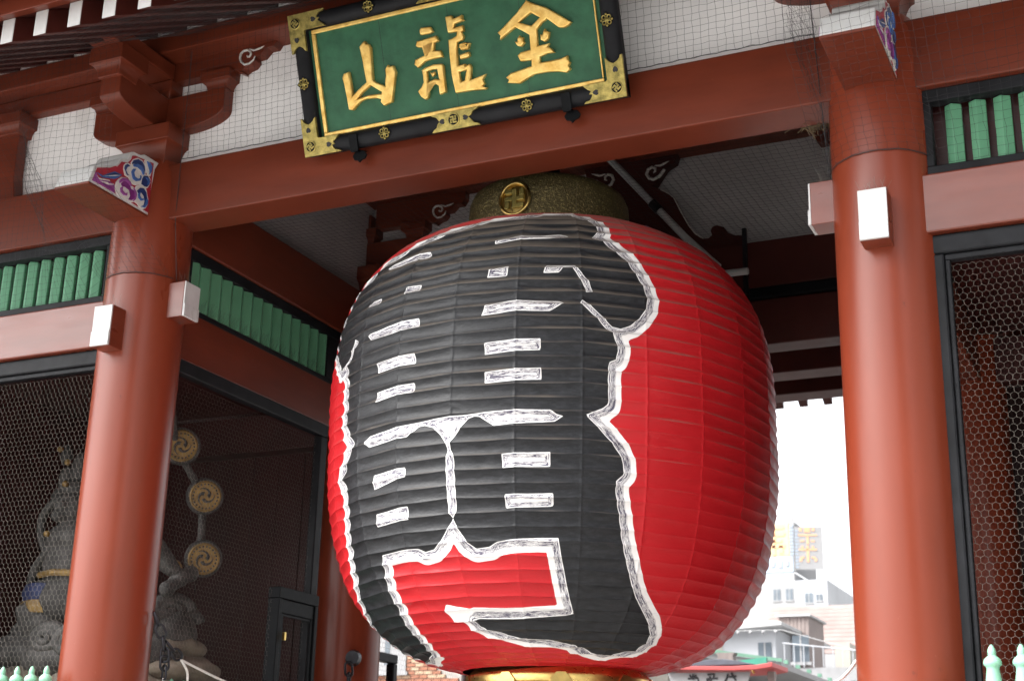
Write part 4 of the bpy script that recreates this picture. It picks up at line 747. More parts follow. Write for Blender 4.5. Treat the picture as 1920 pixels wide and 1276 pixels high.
# --- gilt bottom ring
bot=MB().lathe([(.62,2.10),(.66,2.11),(.665,2.20),(.64,2.22),(.635,2.40),(.652,2.41),(.655,2.455),(.645,2.475),(.60,2.52)],96,caps=False).build('bottom_ring','bright_brass',lantern,smooth=35,loc=(bx_,0,0))
for th in (-52,-10,24,66,100):
    pq=empty('ring_plaque',(0,0,0),bot); bpy.data.objects.remove(pq)
    a=R(th); o=MB().prism([(.075*math.cos(R(22.5+45*k))*1.08,.075*math.sin(R(22.5+45*k))*1.25) for k in range(8)],'z',0,.02).build('ring_plaque','bright_brass',bot,bevel=.004)
    o.matrix_local=Matrix.Translation((.642*math.sin(a),-.642*math.cos(a),2.385))@Matrix.Rotation(a,4,'Z')@Matrix.Rotation(R(90),4,'X')
    o2=MB().prism([(.06*math.cos(R(22.5+45*k))*1.08,.06*math.sin(R(22.5+45*k))*1.25) for k in range(8)],'z',.0202,.0215).build('plaque_ground','steel_dark',bot); o2.matrix_local=o.matrix_local
    m=MB()
    for k in range(5): aa=R(90+72*k); m.ball((.026*math.cos(aa),.026*math.sin(aa),.025),(.02,.02,.01),10,6)
    o3=m.build('plaque_flower','bright_brass',bot,smooth=60); o3.matrix_local=o.matrix_local
# suspension eye above the ring
MB().tube([(-.06,0,6.16),(-.06,0,6.30),(-.04,0,6.36),(0,0,6.38),(.04,0,6.36),(.06,0,6.30),(.06,0,6.16)],.02,8).build('hanging_shackle','steel_dark',lantern,smooth=60,loc=(tx,0,0))
MB().box(-.06,.06,-.06,.06,6.36,7.56).build('hanging_rod','steel_dark',lantern,loc=(tx,0,0))

# ================================================================== name board above the passage
sign=empty('name_board',(0,-.22,6.16),label='green name board with carved gold characters and a black and brass frame',cat='sign')
uu,vv=Vector((1,0,0)),Vector((0,-.3553879,.9347189)); nn_=uu.cross(vv)
sign.rotation_euler=Matrix((( uu.x,vv.x,nn_.x),(uu.y,vv.y,nn_.y),(uu.z,vv.z,nn_.z))).to_euler()
SW,SH,FWD=1.262,1.043,.128
MB().box(-SW+.1,SW-.1,.1,SH-.1,-.03,.008).build('green_panel','green_board',sign)
for x in (-.55,.55,1e-9):
    MB().box(x-.0012,x+.0012,.16,SH-.16,.0081,.0086).build('panel_joint','ink',sign)
# gold strips
gx,gy0,gy1=1.107,.127,SH-.127
for b in ((-gx,gx,gy0,gy0+.027),(-gx,gx,gy1-.03,gy1),(-gx,-gx+.03,gy0+.0275,gy1-.0305),(gx-.012,gx,gy0+.0275,gy1-.0305)):
    MB().box(b[0],b[1],b[2],b[3],.006,.03).build('gold_strip','gold_leaf',sign,bevel=.006)
# frame: half-round black bars
def half_round(L,w,h,n=8):
    prof=[(-w/2,0),(-w/2,h*.45)]+[(-w/2*math.cos(math.pi*k/n),h*.45+h*.55*math.sin(math.pi*k/n)) for k in range(1,n)]+[(w/2,h*.45),(w/2,0)]
    return prof
def fbar(x0,x1,y0,y1,hz):
    m=MB()
    if hz:
        pr=half_round(0,y1-y0,.085); c=(y0+y1)/2; m.prism([(c+a,b-.02) for a,b in pr],'x',x0,x1)
    else:
        pr=half_round(0,x1-x0,.083); c=(x0+x1)/2; m.prism([(c+a,b-.02) for a,b in pr],'y',y0,y1)
    return m.build('frame_bar','black_lacquer',sign,smooth=40)
fbar(-SW,SW,0,FWD-.004,True); fbar(-SW,SW,SH-FWD+.004,SH,True); fbar(-SW,-SW+FWD-.002,.01,SH-.01,False); fbar(SW-FWD+.002,SW,.01,SH-.01,False)
# brass corner fittings
def wavy_end(w,tipdir):
    return None
def fitting(poly,name='brass_fitting'):
    me=curve_mesh(name,[poly],.010,.003); o=link(name,me,'brass',sign,smooth=40); o.location=(0,0,.060); return o
def corner(sx,sy):
    cx=sx*SW; cy=0 if sy<0 else SH; ix=-sx; iy=1 if sy<0 else -1
    # local coordinates: a along x inwards, b along y inwards
    pl=[(-.004,-.004),(.306,-.004),(.29,.012),(.262,.016),(.245,.034),(.238,.052),(.262,.055),(.246,.075),(.268,.088),(.29,.108),(.302,.122),(.128,.122),(.128,.13),(.122,.128),(.122,.278),(.112,.272),(.098,.252),(.078,.238),(.060,.232),(.048,.238),(.034,.245),(.018,.262),(.012,.278),(-.004,.282)]
    fitting([(cx+ix*a,cy+iy*b) for a,b in pl])
    # emblem disc
    o=MB().lathe([(.043,0),(.043,.006),(.038,.008)],28).build('emblem_ring','brass',sign,smooth=35); o.location=(cx+ix*.058,cy+iy*.066,.072)
    o=MB().lathe([(.0355,0),(.0355,.0095)],28).build('emblem_ground','black_metal',sign,smooth=35); o.location=(cx+ix*.058,cy+iy*.066,.072)
    o=manji_mb(.036,.008,.013).build('emblem','brass',sign,bevel=.001); o.location=(cx+ix*.058,cy+iy*.066,.0735); o.rotation_euler=(0,0,R(38))
    for (a,b,rz) in ((.212,.060,0),(.054,.188,90)):
        heart(cx+ix*a,cy+iy*b,rz if True else 0,ix if rz==0 else iy)
def heart(x,y,rz,s):
    pts=[(.022,0),(.012,.012),(-.004,.019),(-.016,.015),(-.019,.006),(-.014,0),(-.019,-.006),(-.016,-.015),(-.004,-.019),(.012,-.012)]
    m=MB().prism([(a*s,b) for a,b in pts],'z',0,.004).build('heart_hole','ink',sign); m.location=(x,y,.0735); m.rotation_euler=(0,0,R(rz)); return m
for sx in (-1,1):
    for sy in (-1,1): corner(sx,sy)
for cy,iy in ((0,1),(SH,-1)):
    pl=[(-.205,-.004),(.175,-.004),(.16,.012),(.13,.02),(.112,.045),(.092,.066),(.115,.075),(.128,.098),(.155,.108),(.174,.122),(-.205,.122),(-.185,.108),(-.16,.1),(-.145,.078),(-.137,.066),(-.155,.05),(-.165,.028),(-.19,.014)]
    fitting([(a-.0,cy+iy*b) for a,b in pl])
    o=MB().lathe([(.046,0),(.046,.006),(.041,.008)],28).build('emblem_ring','brass',sign,smooth=35); o.location=(-.022,cy+iy*.064,.072)
    o=MB().lathe([(.038,0),(.038,.0095)],28).build('emblem_ground','black_metal',sign,smooth=35); o.location=(-.022,cy+iy*.064,.072)
    o=manji_mb(.038,.008,.013).build('emblem','brass',sign,bevel=.001); o.location=(-.022,cy+iy*.064,.0735)
    heart(-.115,cy+iy*.064,0,-1); heart(.07,cy+iy*.064,0,1)
# lozenge rosettes
def rosette(x,y):
    o=MB().prism([(-.058,0),(0,-.058),(.058,0),(0,.058)],'z',0,.004).build('rosette_plate','black_metal',sign); o.location=(x,y,.0655)
    m=MB()
    for k in range(4):
        a=R(45+90*k); m.tube([(.026*math.cos(a)+.013*math.cos(2*math.pi*q/10),.026*math.sin(a)+.013*math.sin(2*math.pi*q/10),.006) for q in range(10)],.0042,5,closed=True)
        b=R(90*k); m.ball((.038*math.cos(b),.038*math.sin(b),.006),(.009,.009,.006),8,5)
    m.ball((0,0,.007),(.014,.014,.008),10,6)
    o=m.build('rosette','brass',sign,smooth=60); o.location=(x,y,.0665)
for x,y in ((-.588,SH-.062),(.56,SH-.062),(-1.199,.532),(1.19,.524),(-.585,.064),(.541,.064)): rosette(x,y)
# carved characters
for k in ('yama','kin','kind1','kind2','ryu1','ryu2','ryu3','ryu4','ryu5','ryu6','ryu7'):
    me=curve_mesh('character_stroke',TR['sign'][k],.012,.010); o=link('character_stroke',me,'gold_leaf',sign,smooth=50); o.location=(0,0,.024)
    bpy.context.view_layer.update()
# iron supports under the frame
for x in (-.845,.832):
    o=MB().box(-.035,.035,-.02,.10,.066,.078).box(-.03,.03,-.03,-.018,-.16,.077).build('support_strap','black_metal',sign,bevel=.004); o.location=(x,0,0)
    pts=[(-.06,.0),(-.045,.03),(-.02,.035),(0,.055),(.02,.035),(.045,.03),(.06,0),(.04,-.03),(0,-.045),(-.04,-.03)]
    b=MB().prism(pts,'y',-.018,.0).build('support_plate','black_metal',sign,bevel=.004); b.matrix_local=sign.matrix_basis.inverted()@Matrix.Translation((x+.03,-.158,6.105)) if False else Matrix.Translation((x+.03,-.075,.02))
    b.location=(x+.02,-.055,.045); b.rotation_euler=(R(70),0,0)
    
# ================================================================== bird nets
def net(name,bot,top,rows,r,label,wob=.003,cols_pts=None):
    # bot/top: lists of column end points
    bot=np.array(bot,float); topp=np.array(top,float); n=len(bot); t=np.linspace(0,1,rows+1)
    G=bot[:,None,:]*(1-t)[None,:,None]+topp[:,None,:]*t[None,:,None]
    lat=np.cross(topp-bot,np.roll(bot,-1,0)-bot); 
    G=G+nrng.normal(0,wob,G.shape)
    ph=np.sin(np.linspace(0,1,n)*9)[:,None]*np.sin(math.pi*t)[None,:]*.03
    G[:,:,2]-=np.sin(math.pi*t)[None,:]*.05+ph
    P=np.concatenate([G[:,:-1].reshape(-1,3),G[:-1].reshape(-1,3)]); Q=np.concatenate([G[:,1:].reshape(-1,3),G[1:].reshape(-1,3)])
    o=wires(name,P,Q,r,'net_cord',None,label=label,cat='net',group=None); return o,G
cell=.056
xs=np.arange(-2.50,2.501,cell)
o,_=net('bird_net',[(x,-.175,6.39) for x in xs],[(x,-.285,7.42) for x in xs],19,.0011,'fine dark bird net over the white plaster above the main beam',.0025)
MB().tube([(x,-.172,6.388+.004*math.sin(x*40)) for x in np.arange(-2.5,2.51,.05)],.003,5).build('edge_cord','net_cord',o)
xs=np.arange(2.36,2.56,.022); bn,_=net('bird_net',[(x,-.175-.05*(x-2.4),6.39-(x-2.36)*4.0) for x in xs],[(x-.05,-.30,7.30) for x in xs],30,.0007,'bunched edge of bird net hanging beside the right pillar',.008)
def net_path(name,cols,rows,r,label,wob=.003):
    # cols: list of polylines (same number of corners); rows: cells per leg
    A=np.array(cols,float); legs=[]
    for k,n in enumerate(rows):
        t=np.linspace(0,1,n+1)[(0 if k==0 else 1):]; legs.append(A[:,k,None,:]*(1-t)[None,:,None]+A[:,k+1,None,:]*t[None,:,None])
    G=np.concatenate(legs,1)
    for _ in range(2): G[:,1:-1]=(G[:,:-2]+2*G[:,1:-1]+G[:,2:])/4
    n=len(G); m_=G.shape[1]; w_=np.sin(np.linspace(0,1,m_)*math.pi)
    G=G+nrng.normal(0,wob,G.shape); G[:,:,2]-=.012*np.sin(np.arange(n)*.35)[:,None]*w_[None,:]; G[:,:,1]+=.012*np.cos(np.arange(n)*.27)[:,None]*w_[None,:]
    P=np.concatenate([G[:,:-1].reshape(-1,3),G[:-1].reshape(-1,3)]); Q=np.concatenate([G[:,1:].reshape(-1,3),G[1:].reshape(-1,3)])
    return wires(name,P,Q,r,'net_cord',None,label=label,cat='net')
xs=np.arange(-2.50,2.501,cell)
net_path('bird_net',[[(x,-.29,7.43),(x,-1.1,6.94),(x,-2.0,6.43)] for x in xs],[17,19],.0010,'fine dark bird net stretched under the rafters above the name board')
for sx in (-1,1):
    cols=[]
    for x in np.arange(2.50,6.0,cell):
        d=x-PX; wt=min(1,max(0,(1.05-abs(d))/.7)); wt=wt*wt*(3-2*wt)
        if abs(d)<PR+.005: y=-math.sqrt(max(.002,(PR+.012)**2-d*d)); z=5.43
        else: y=-.20; z=5.33 if d>0 else 5.43
        y=min(y,-.13); p1=(-.25*(1-wt)-1.0*wt,6.38*(1-wt)+5.90*wt)
        cols.append([(sx*x,y,z),(sx*x,p1[0],p1[1]),(sx*x,-1.03,6.98),(sx*x,-2.0,6.43)])
    o=net_path('bird_net',cols,[18,20,20],.0010,'fine dark bird net over the left bay, pillar head and rafters' if sx<0 else 'fine dark bird net over the right pillar head and side bay')
    MB().tube([(sx*(PX+d),-math.sqrt(max(.0004,(PR+.008)**2-d*d)),5.425+rng.uniform(-.003,.003)) for d in np.linspace(-PR,PR,26)],.003,5).build('edge_cord','net_cord',o)
    MB().tube([(sx*(PX-PR-.002),-.02,5.40),(sx*(PX-PR-.01),-.05,5.43),(sx*(PX-PR-.02),-.15,5.9),(sx*(PX-PR-.04),-.18,6.39),(sx*(PX-.40),-.24,7.3)],.003,5).build('edge_cord','net_cord',o)
    MB().tube([(sx*(PX-PR-.002)+.02*math.cos(a_),-.03,5.39+.02*math.sin(a_)) for a_ in np.linspace(0,6.2,12)],.005,5).build('net_ring','net_cord',o)
xs=np.arange(-2.68,2.69,.06)
o,_=net('bird_net',[(x,.165,6.395) for x in xs],[(x,3.15,6.425) for x in xs],48,.0011,'dark bird net stretched flat under the passage ceiling')

# ================================================================== pipes in the passage
pp=empty('drain_pipe',(0,0,0),label='grey plastic pipe running diagonally behind the lantern top',cat='pipe')
MB().tube([(0.03,2.6,7.17),(.729,2.6,6.305),(1.02,2.6,5.99)],.032,14).build('pipe','pvc',pp,smooth=50)
MB().tube([(.43,2.6,6.675),(.50,2.6,6.59)],.045,14).build('pipe_clamp','steel_dark',pp,smooth=50)
MB().tube([(1.02,2.65,5.945),(1.26,2.65,5.94)],.03,14).build('pipe','pvc',pp,smooth=50)
MB().box(1.13,1.165,2.96,3.0,5.86,6.47).build('support_post','steel_dark',label='dark steel post standing before the white plaster at back',cat='post')
# bird nest at the right end of the main beam
P=[];Q=[]
for k in range(260):
    c=np.array([2.42,.16,5.955])+nrng.normal(0,1,3)*np.array([.05,.04,.03]); d=nrng.normal(0,1,3); d/=np.linalg.norm(d); d*=.055; P.append(c-d);Q.append(c+d)
wires('bird_nest',P,Q,.0022,'twig',label='tangle of dry twigs under the right end of the main beam',cat='nest')

# ================================================================== thunder god figure behind the screen
st=empty('guardian_statue',(-4.05,1.4,2.5),label='grey carved guardian statue with ring of drums behind left wire screen',cat='statue')
def fused(name,m,parts,voxel,parent,tubes=()):
    mb=MB()
    for c,r in parts: mb.ball(c,r,16,12)
    for pts,rs in tubes: mb.tube(pts,rs,12)
    o=mb.build(name,m,parent,smooth=80); md=o.modifiers.new('remesh','REMESH'); md.mode='VOXEL'; md.voxel_size=voxel; md.use_smooth_shade=True
    sm=o.modifiers.new('smooth','SMOOTH'); sm.iterations=3; sm.factor=.5
    return o
BX=-.46
fused('body','statue',[((BX,0,1.0),(.30,.25,.33)),((BX-.02,-.02,.72),(.29,.24,.22)),((BX+.02,-.03,1.25),(.32,.22,.16)),((BX-.04,-.06,1.52),(.145,.16,.175)),((BX-.08,-.2,1.44),(.07,.06,.06)),((BX-.10,-.19,1.53),(.035,.04,.035)),((BX-.02,-.22,1.53),(.035,.04,.035)),((BX-.06,-.05,1.38),(.10,.1,.12)),((BX-.22,-.02,.70),(.21,.2,.24)),((BX+.34,-.05,.55),(.2,.19,.22)),((BX-.2,-.05,.5),(.2,.2,.14))],.018,st,
 [([(BX+.28,-.02,1.27),(BX+.52,-.06,1.12),(BX+.78,-.08,1.10),(.55,-.12,1.0),(.64,-.03,.92)],[.11,.085,.075,.065,.055]),([(BX-.15,0,.7),(BX-.3,-.15,.58),(BX-.28,-.1,.35),(BX-.32,-.22,.28)],[.17,.15,.1,.08]),([(BX+.15,0,.68),(BX+.36,-.2,.55),(BX+.36,-.18,.3),(BX+.4,-.3,.24)],[.17,.15,.1,.08])])
for c,r in (((BX-.06,-.03,1.69),(.17,.16,.10)),((BX-.20,0,1.78),(.09,.08,.16)),((BX-.05,-.02,1.88),(.09,.08,.17)),((BX+.10,0,1.82),(.09,.08,.15)),((BX-.26,.02,1.62),(.10,.10,.14)),((BX-.27,.02,2.05),(.06,.05,.10))):
    MB().ball(c,r,14,10).build('hair_tuft','statue',st,smooth=80)
def band(cx,cy,cz,rx,ry,h,mt,name):
    vs=[];n=24
    for k in range(n):
        a=2*math.pi*k/n; w=1+.05*math.sin(a*7)
        for z,f in ((-h,1.0),(-h*.3,1.07),(h*.3,1.06),(h,.97)): vs.append((cx+rx*f*w*math.cos(a),cy+ry*f*w*math.sin(a),cz+z))
    fs=[(k*4+i,((k+1)%n)*4+i,((k+1)%n)*4+i+1,k*4+i+1) for k in range(n) for i in range(3)]
    return MB().add(vs,fs).build(name,mt,st,smooth=60)
band(BX-.21,-.02,.78,.225,.215,.075,'statue_cloth','blue_sash')
band(BX-.21,-.02,.655,.235,.225,.055,'statue_gold','gold_skirt')
band(BX,0,.93,.30,.26,.03,'statue_gold','belt')
def ribbon(pts,r,mt,name='scarf'):
    P=[Vector(p) for p in pts]; out=[]
    for i in range(len(P)-1):
        p0,p1,p2,p3=P[max(i-1,0)],P[i],P[i+1],P[min(i+2,len(P)-1)]
        for q in range(6):
            t=q/6; out.append(.5*((2*p1)+(p2-p0)*t+(2*p0-5*p1+4*p2-p3)*t*t+(3*p1-p0-3*p2+p3)*t**3))
    out.append(P[-1]); return MB().tube(out,r,8).build(name,mt,st,smooth=70)
ribbon([(BX-.02,-.05,1.68),(BX-.20,-.1,1.60),(BX-.36,-.08,1.48),(BX-.36,-.08,1.32),(BX-.26,-.12,1.18),(BX-.14,-.15,1.05)],.038,'statue')
ribbon([(BX-.05,-.12,1.30),(BX-.2,-.15,1.12),(BX-.36,-.1,.98),(BX-.42,-.05,.82)],.045,'statue')
ribbon([(BX-.36,-.05,.62),(BX-.46,0,.66),(BX-.50,0,.76),(BX-.49,0,.88)],[.05]*12+[.035]*6+[.015],'statue')
for c in ((-.72,-.08,2.08),(-.55,-.15,1.93),(-.50,-.2,1.72),(-.62,-.22,1.28)):
    MB().ball(c,.03,12,8).build('gilt_ornament','statue_gold',st,smooth=80)
# ring of drums
drum=[(.65,-.10,1.993),(.65,.293,1.631),(.65,.352,1.092)]
hoop=[Vector((.72,-.75,2.3)),Vector((.72,-.4,2.25))]+[Vector(d)+Vector((-.07,.03,0)) for d in drum]
ribbon([tuple(p) for p in hoop],.033,'statue','drum_hoop')
dirn=Vector((.86,-1,-.25)).normalized()
for c in drum:
    q=dirn.to_track_quat('Z','Y').to_matrix().to_4x4()
    b=MB().lathe([(.105,-.22),(.15,-.16),(.165,-.08),(.15,-.005),(.12,.0)],32).build('drum','statue',st,smooth=40); b.matrix_local=Matrix.Translation(c)@q
    f=MB().lathe([(.135,-.01),(.137,.004),(.125,.012),(.118,.006),(.05,.006)],32).build('drum_skin','statue_gold',b,smooth=40)
    m=MB()
    for k in range(3):
        a0=k*2*math.pi/3; pts=[]
        for i in range(12):
            t=i/11; a=a0+t*2.3; r=.022+.058*t**.8; pts.append((r*math.cos(a),r*math.sin(a),.008))
        m.tube(pts,[.017*(1-.85*(i/11)) for i in range(12)],6)
    m.build('swirl_emblem','statue',b,smooth=60)
    m=MB()
    for k in range(22):
        a=2*math.pi*k/22; m.ball((.106*math.cos(a),.106*math.sin(a),.009),(.009,.009,.006),6,4)
    m.build('stud_row','statue',b,smooth=60)
# mallet held out at the side, clenched fist
fused('mallet','statue',[((.66,.03,.88),.085),((.64,.20,.94),.075),((.64,-.09,.77),.072)],.02,st,[([(.64,-.14,.74),(.66,.05,.88),(.64,.25,.97)],[.05,.07,.05])])
ribbon([(.60,-.25,1.15),(.63,-.12,1.03),(.65,-.02,.93)],.055,'statue','forearm_guard')
MB().tube([(.63+.07*math.cos(a_)*.6,-.03+.07*math.cos(a_)*.8,.955+.06*math.sin(a_)) for a_ in np.linspace(0,6.28,16,endpoint=False)],.014,6,closed=True).build('bracelet','statue_gold',st,smooth=60)
# swirling cloud pedestal
def swirl(c,r,ax,n=2.2,mt='statue'):
    pts=[];rs=[]
    for i in range(40):
        t=i/39; a=t*n*2*math.pi; q=r*(1-.85*t)
        pts.append((c[0]+ax[0]*q*math.cos(a),c[1]+ax[1]*q*math.cos(a)-.05*t,c[2]+q*.62*math.sin(a))); rs.append(.032+.028*(1-t))
    MB().tube(pts,rs,8).build('cloud_swirl',mt,st,smooth=70)
for c,r,ax in (((-.86,.0,.44),.19,(1,.1)),((-.70,-.12,.36),.16,(.9,.3)),((-.98,-.1,.30),.15,(1,0)),((-.55,-.1,.43),.11,(1,.2)),((.62,.02,.62),.15,(.5,1)),((.64,.16,.53),.14,(.4,1)),((.58,-.1,.50),.13,(.5,1)),((.3,-.35,.34),.18,(1,.2)),((0,-.4,.32),.2,(1,.1)),((-.3,-.38,.35),.17,(1,0))): swirl(c,r,ax)
fused('cloud_base','statue',[((-.8,0,.26),(.34,.3,.17)),((-.3,-.1,.2),(.45,.35,.2)),((.3,0,.22),(.45,.4,.22)),((.6,.1,.42),(.17,.25,.2)),((-1.0,.05,.2),(.2,.25,.10))],.03,st)
# rocks below
for i,(c,r) in enumerate((((-.75,0,-.1),(.55,.5,.26)),((.1,0,-.12),(.7,.6,.3)),((.62,.2,.12),(.28,.42,.14)),((.62,.15,.32),(.2,.3,.1)),((.55,.2,-.14),(.36,.6,.24)))):
    o=MB().ball(c,r,24,16).build('rock','rock',st,smooth=30); t=bpy.data.textures.new('rock_noise','CLOUDS'); t.noise_scale=.22
    d=o.modifiers.new('displace','DISPLACE'); d.texture=t; d.strength=.14; d.texture_coords='GLOBAL'
MB().box(-5.7,-3.15,.35,2.9,.9,2.2).build('statue_plinth','stone',label='stone plinth under guardian statue in the left niche',cat='plinth',bevel=.02)

# ================================================================== picket fences with green finials
def fence(x_first,pitch,n,label):
    f=empty('picket_fence',(0,-.42,.9),label=label,cat='fence')
    pr=[(.044,0),(.044,1.30),(.040,1.39),(.032,1.445),(.035,1.458),(.046,1.468),(.047,1.482),(.040,1.498),(.028,1.508),(.020,1.516),(.021,1.526),(.0215,1.538),(.017,1.552),(.009,1.566),(.002,1.572)]
    p0=None
    for k in range(n):
        x=x_first+pitch*k
        if p0 is None: p0=MB().lathe(pr,16).build('picket','finial_green',f,smooth=50); p0.location=(x,0,0)
        else: dup(p0,(x,0,0))
    xa,xb=sorted((x_first,x_first+pitch*(n-1)))
    for z in (.12,1.12): MB().box(xa-.05,xb+.05,-.02,.02,z,z+.05).build('rail','finial_green',f,bevel=.005)
fence(-3.005,-.134,19,'pale green picket fence with pointed finials before the left niche')
fence(3.325,.146,16,'pale green picket fence with pointed finials before the right niche')
f=empty('picket_fence',(-2.60,0,.9),label='pale green picket fence along the passage side of left niche',cat='fence')
p0=None
for k in range(13):
    y=.45+.145*k; pr=[(.028,0),(.028,1.33),(.035,1.35),(.022,1.38),(.034,1.43),(.03,1.47),(.018,1.49),(.024,1.51),(.012,1.545),(.002,1.555)]
    if p0 is None: p0=MB().lathe(pr,14).build('picket','finial_green',f,smooth=50); p0.location=(0,y,0)
    else: dup(p0,(0,y,0))
MB().box(-.02,.02,.4,2.3,1.1,1.15).build('rail','finial_green',f,bevel=.005)

# ================================================================== chains and ropes
def chain(name,pts,label,L=.105,r=.0095):
    c=empty(name,pts[0],label=label,cat='chain'); o0=Vector(pts[0]); proto=None
    w=.032
    prof=[(w*math.cos(a_),0,(L/2-w)*(1 if math.sin(a_)>=0 else -1)+w*math.sin(a_)) for a_ in np.linspace(0,2*math.pi,20,endpoint=False)]
    for i in range(len(pts)-1):
        a_,b_=Vector(pts[i]),Vector(pts[i+1]); mid=(a_+b_)/2-o0; d=(b_-a_).normalized()
        if proto is None: proto=MB().tube(prof,r,8,closed=True).build('chain_link','steel_dark',c,smooth=60); k=proto
        else: k=dup(proto)
        k.matrix_local=Matrix.Translation(mid)@d.to_track_quat('Z','Y').to_matrix().to_4x4()@Matrix.Rotation(R(90*(i%2)+30),4,'Z')
    return c
ch=chain('chain',[(-2.505,.055,2.885),(-2.495,.10,2.80),(-2.475,.15,2.715),(-2.465,.165,2.63),(-2.46,.17,2.56),(-2.455,.17,2.51),(-2.45,.17,2.43)],'dark iron chain hanging from the left front pillar')
ch2=chain('chain',[(-2.47,.185,2.69),(-2.46,.26,2.635),(-2.45,.33,2.585)],'short iron chain branch holding the white rope',.1)
def rope(pts,label):
    P=[Vector(p) for p in pts]; out=[]
    for i in range(len(P)-1):
        p0,p1,p2,p3=P[max(i-1,0)],P[i],P[i+1],P[min(i+2,len(P)-1)]
        for q in range(8):
            t=q/8; out.append(.5*((2*p1)+(p2-p0)*t+(2*p0-5*p1+4*p2-p3)*t*t+(3*p1-p0-3*p2+p3)*t**3))
    out.append(P[-1]); MB().tube(out,.0095,8).build('rope','rope',label=label,cat='rope',smooth=60)
rope([(-2.45,.33,2.58),(-2.46,.6,2.53),(-2.5,.99,2.475),(-2.5,1.6,2.40),(-2.3,3.0,2.3)],'white rope strung from chain on the left pillar')
rope([(-2.45,.34,2.58),(-2.45,.43,2.50),(-2.45,.44,2.40),(-2.45,.40,2.28)],'loose white rope end dangling from the chain')
rope([(-2.45,.17,2.43),(-2.45,.18,2.36),(-2.45,.25,2.25)],'white rope tied to hanging chain end')
rope([(2.53,.05,2.45),(2.5,-.08,2.37),(2.45,-.22,2.30),(2.2,-.6,2.1)],'white rope tied to the right front pillar')
rope([(2.53,.05,2.45),(2.545,.03,2.36),(2.54,.0,2.2)],'short white rope tail against the right front pillar')
MB().ball((2.54,.05,2.455),.014,10,8).build('rope_eye','steel_dark',label='small dark eye bolt on the right front pillar',cat='hook')
chr_=chain('chain',[(-2.575,2.90,2.80),(-2.56,2.895,2.70),(-2.555,2.89,2.605),(-2.55,2.89,2.51)],'dark iron ring and chain on the left rear pillar',.13,.011)
MB().tube([(-2.60,3.02,2.86),(-2.575,2.955,2.86)],[.075,.06],20).build('wall_boss','steel_dark',chr_,smooth=40).location=(2.575,-2.90,-2.80)

# ================================================================== beyond the gate
def block(name,x0,x1,y0,y1,z0,z1,m,label,cat='building'):
    e=empty(name,((x0+x1)/2,y0,z0),label=label,cat=cat); o=MB().box(x0-(x0+x1)/2,(x1-x0)/2,0,y1-y0,0,z1-z0).build('wall',m,e); return e
def win(e,x0,x1,z0,z1,y=-.03,mt='window_glass'):
    p=MB().box(x0,x1,y,y+.02,z0,z1).build('window',mt,e); MB().box(x0-.06,x1+.06,y-.03,y+.021,z0-.08,z0-.001).build('sill','wall_white',p); MB().box((x0+x1)/2-.02,(x0+x1)/2+.02,y-.012,y-.001,z0,z1).build('mullion','wall_white',p)
# tower with roof sign
e=block('office_building',-24.5,-17.35,80,90,0,16.1,'wall_white','pale office building carrying a yellow and blue rooftop sign')
MB().box(3.58,5.6,-.01,8,0,15.6).build('wing','wall_grey',e)
for z in (13.3,14.4): 
    for x in (2.2,3.0): win(e,x,x+.45,z,z+.7)
win(e,4.2,4.7,14.2,14.8,-.05); win(e,4.9,5.3,14.3,14.7,-.05)
MB().box(.4,3.55,.3,.5,16.2,19.7).build('sign_face','wall_white',e)
MB().box(.4,3.45,.26,.29,16.2,17.2).build('sign_band','sign_blue',e)
MB().box(1.2,3.25,.26,.29,17.25,19.3).build('sign_panel','sign_yellow',e)
for i,(x,z,w,h) in enumerate(((1.7,18.95,1.25,.2),(1.55,18.5,1.45,.2),(1.9,18.1,.9,.18),(1.5,17.75,1.5,.18),(1.6,17.4,.25,.5),(2.6,17.4,.25,.5),(2.15,17.3,.22,1.8))):
    MB().box(x,x+w,.22,.25,z,z+h).build('sign_letter','sign_orange',e)
for i in range(6): MB().box(.7+i*.45,.95+i*.45,.22,.25,16.45+.1*(i%2),16.9).build('sign_letter','wall_white',e)
for i in range(9): MB().box(3.3,3.55,.24,.255,17.3+i*.22,17.38+i*.22).build('sign_louvre','sign_blue',e)
w2=MB().box(3.56,3.6,.5,6,16.2,19.4).build('sign_face','wall_white',e); 
MB().prism([(0,0),(.9,1.6),(.9,3.1),(0,0.9)],'z',0,.001) 
o=MB().box(0,1.75,-.02,0,0,2.7).build('sign_face','wall_white',e); o.location=(3.6,.3,16.35); o.rotation_euler=(0,0,R(18))
for (x,z,w,h) in ((.30,2.28,.16,.22),(.62,2.20,.36,.34),(.66,2.30,.28,.05),(1.1,2.28,.16,.22),(.25,1.98,1.15,.10),(.74,1.45,.14,.5),(.35,1.60,.25,.10),(1.0,1.60,.25,.10),(.25,1.05,1.1,.11),(.72,.30,.15,1.05),(.40,1.18,.13,.16),(1.05,1.18,.13,.16),(.35,.55,.22,.11),(1.02,.55,.22,.11),(.28,.36,.14,.2),(1.2,.36,.14,.2)):
    q=MB().box(x,x+w,-.05,-.025,z,z+h).build('sign_letter','sign_orange',e); q.location=(3.6,.3,16.5); q.rotation_euler=(0,0,R(18))
for i in range(12): 
    q=MB().box(.02,.24 if i%2 else .2,-.04,-.022,.1+i*.21,.17+i*.21).build('sign_louvre','sign_blue',e); q.location=(3.6,.3,16.35); q.rotation_euler=(0,0,R(18))
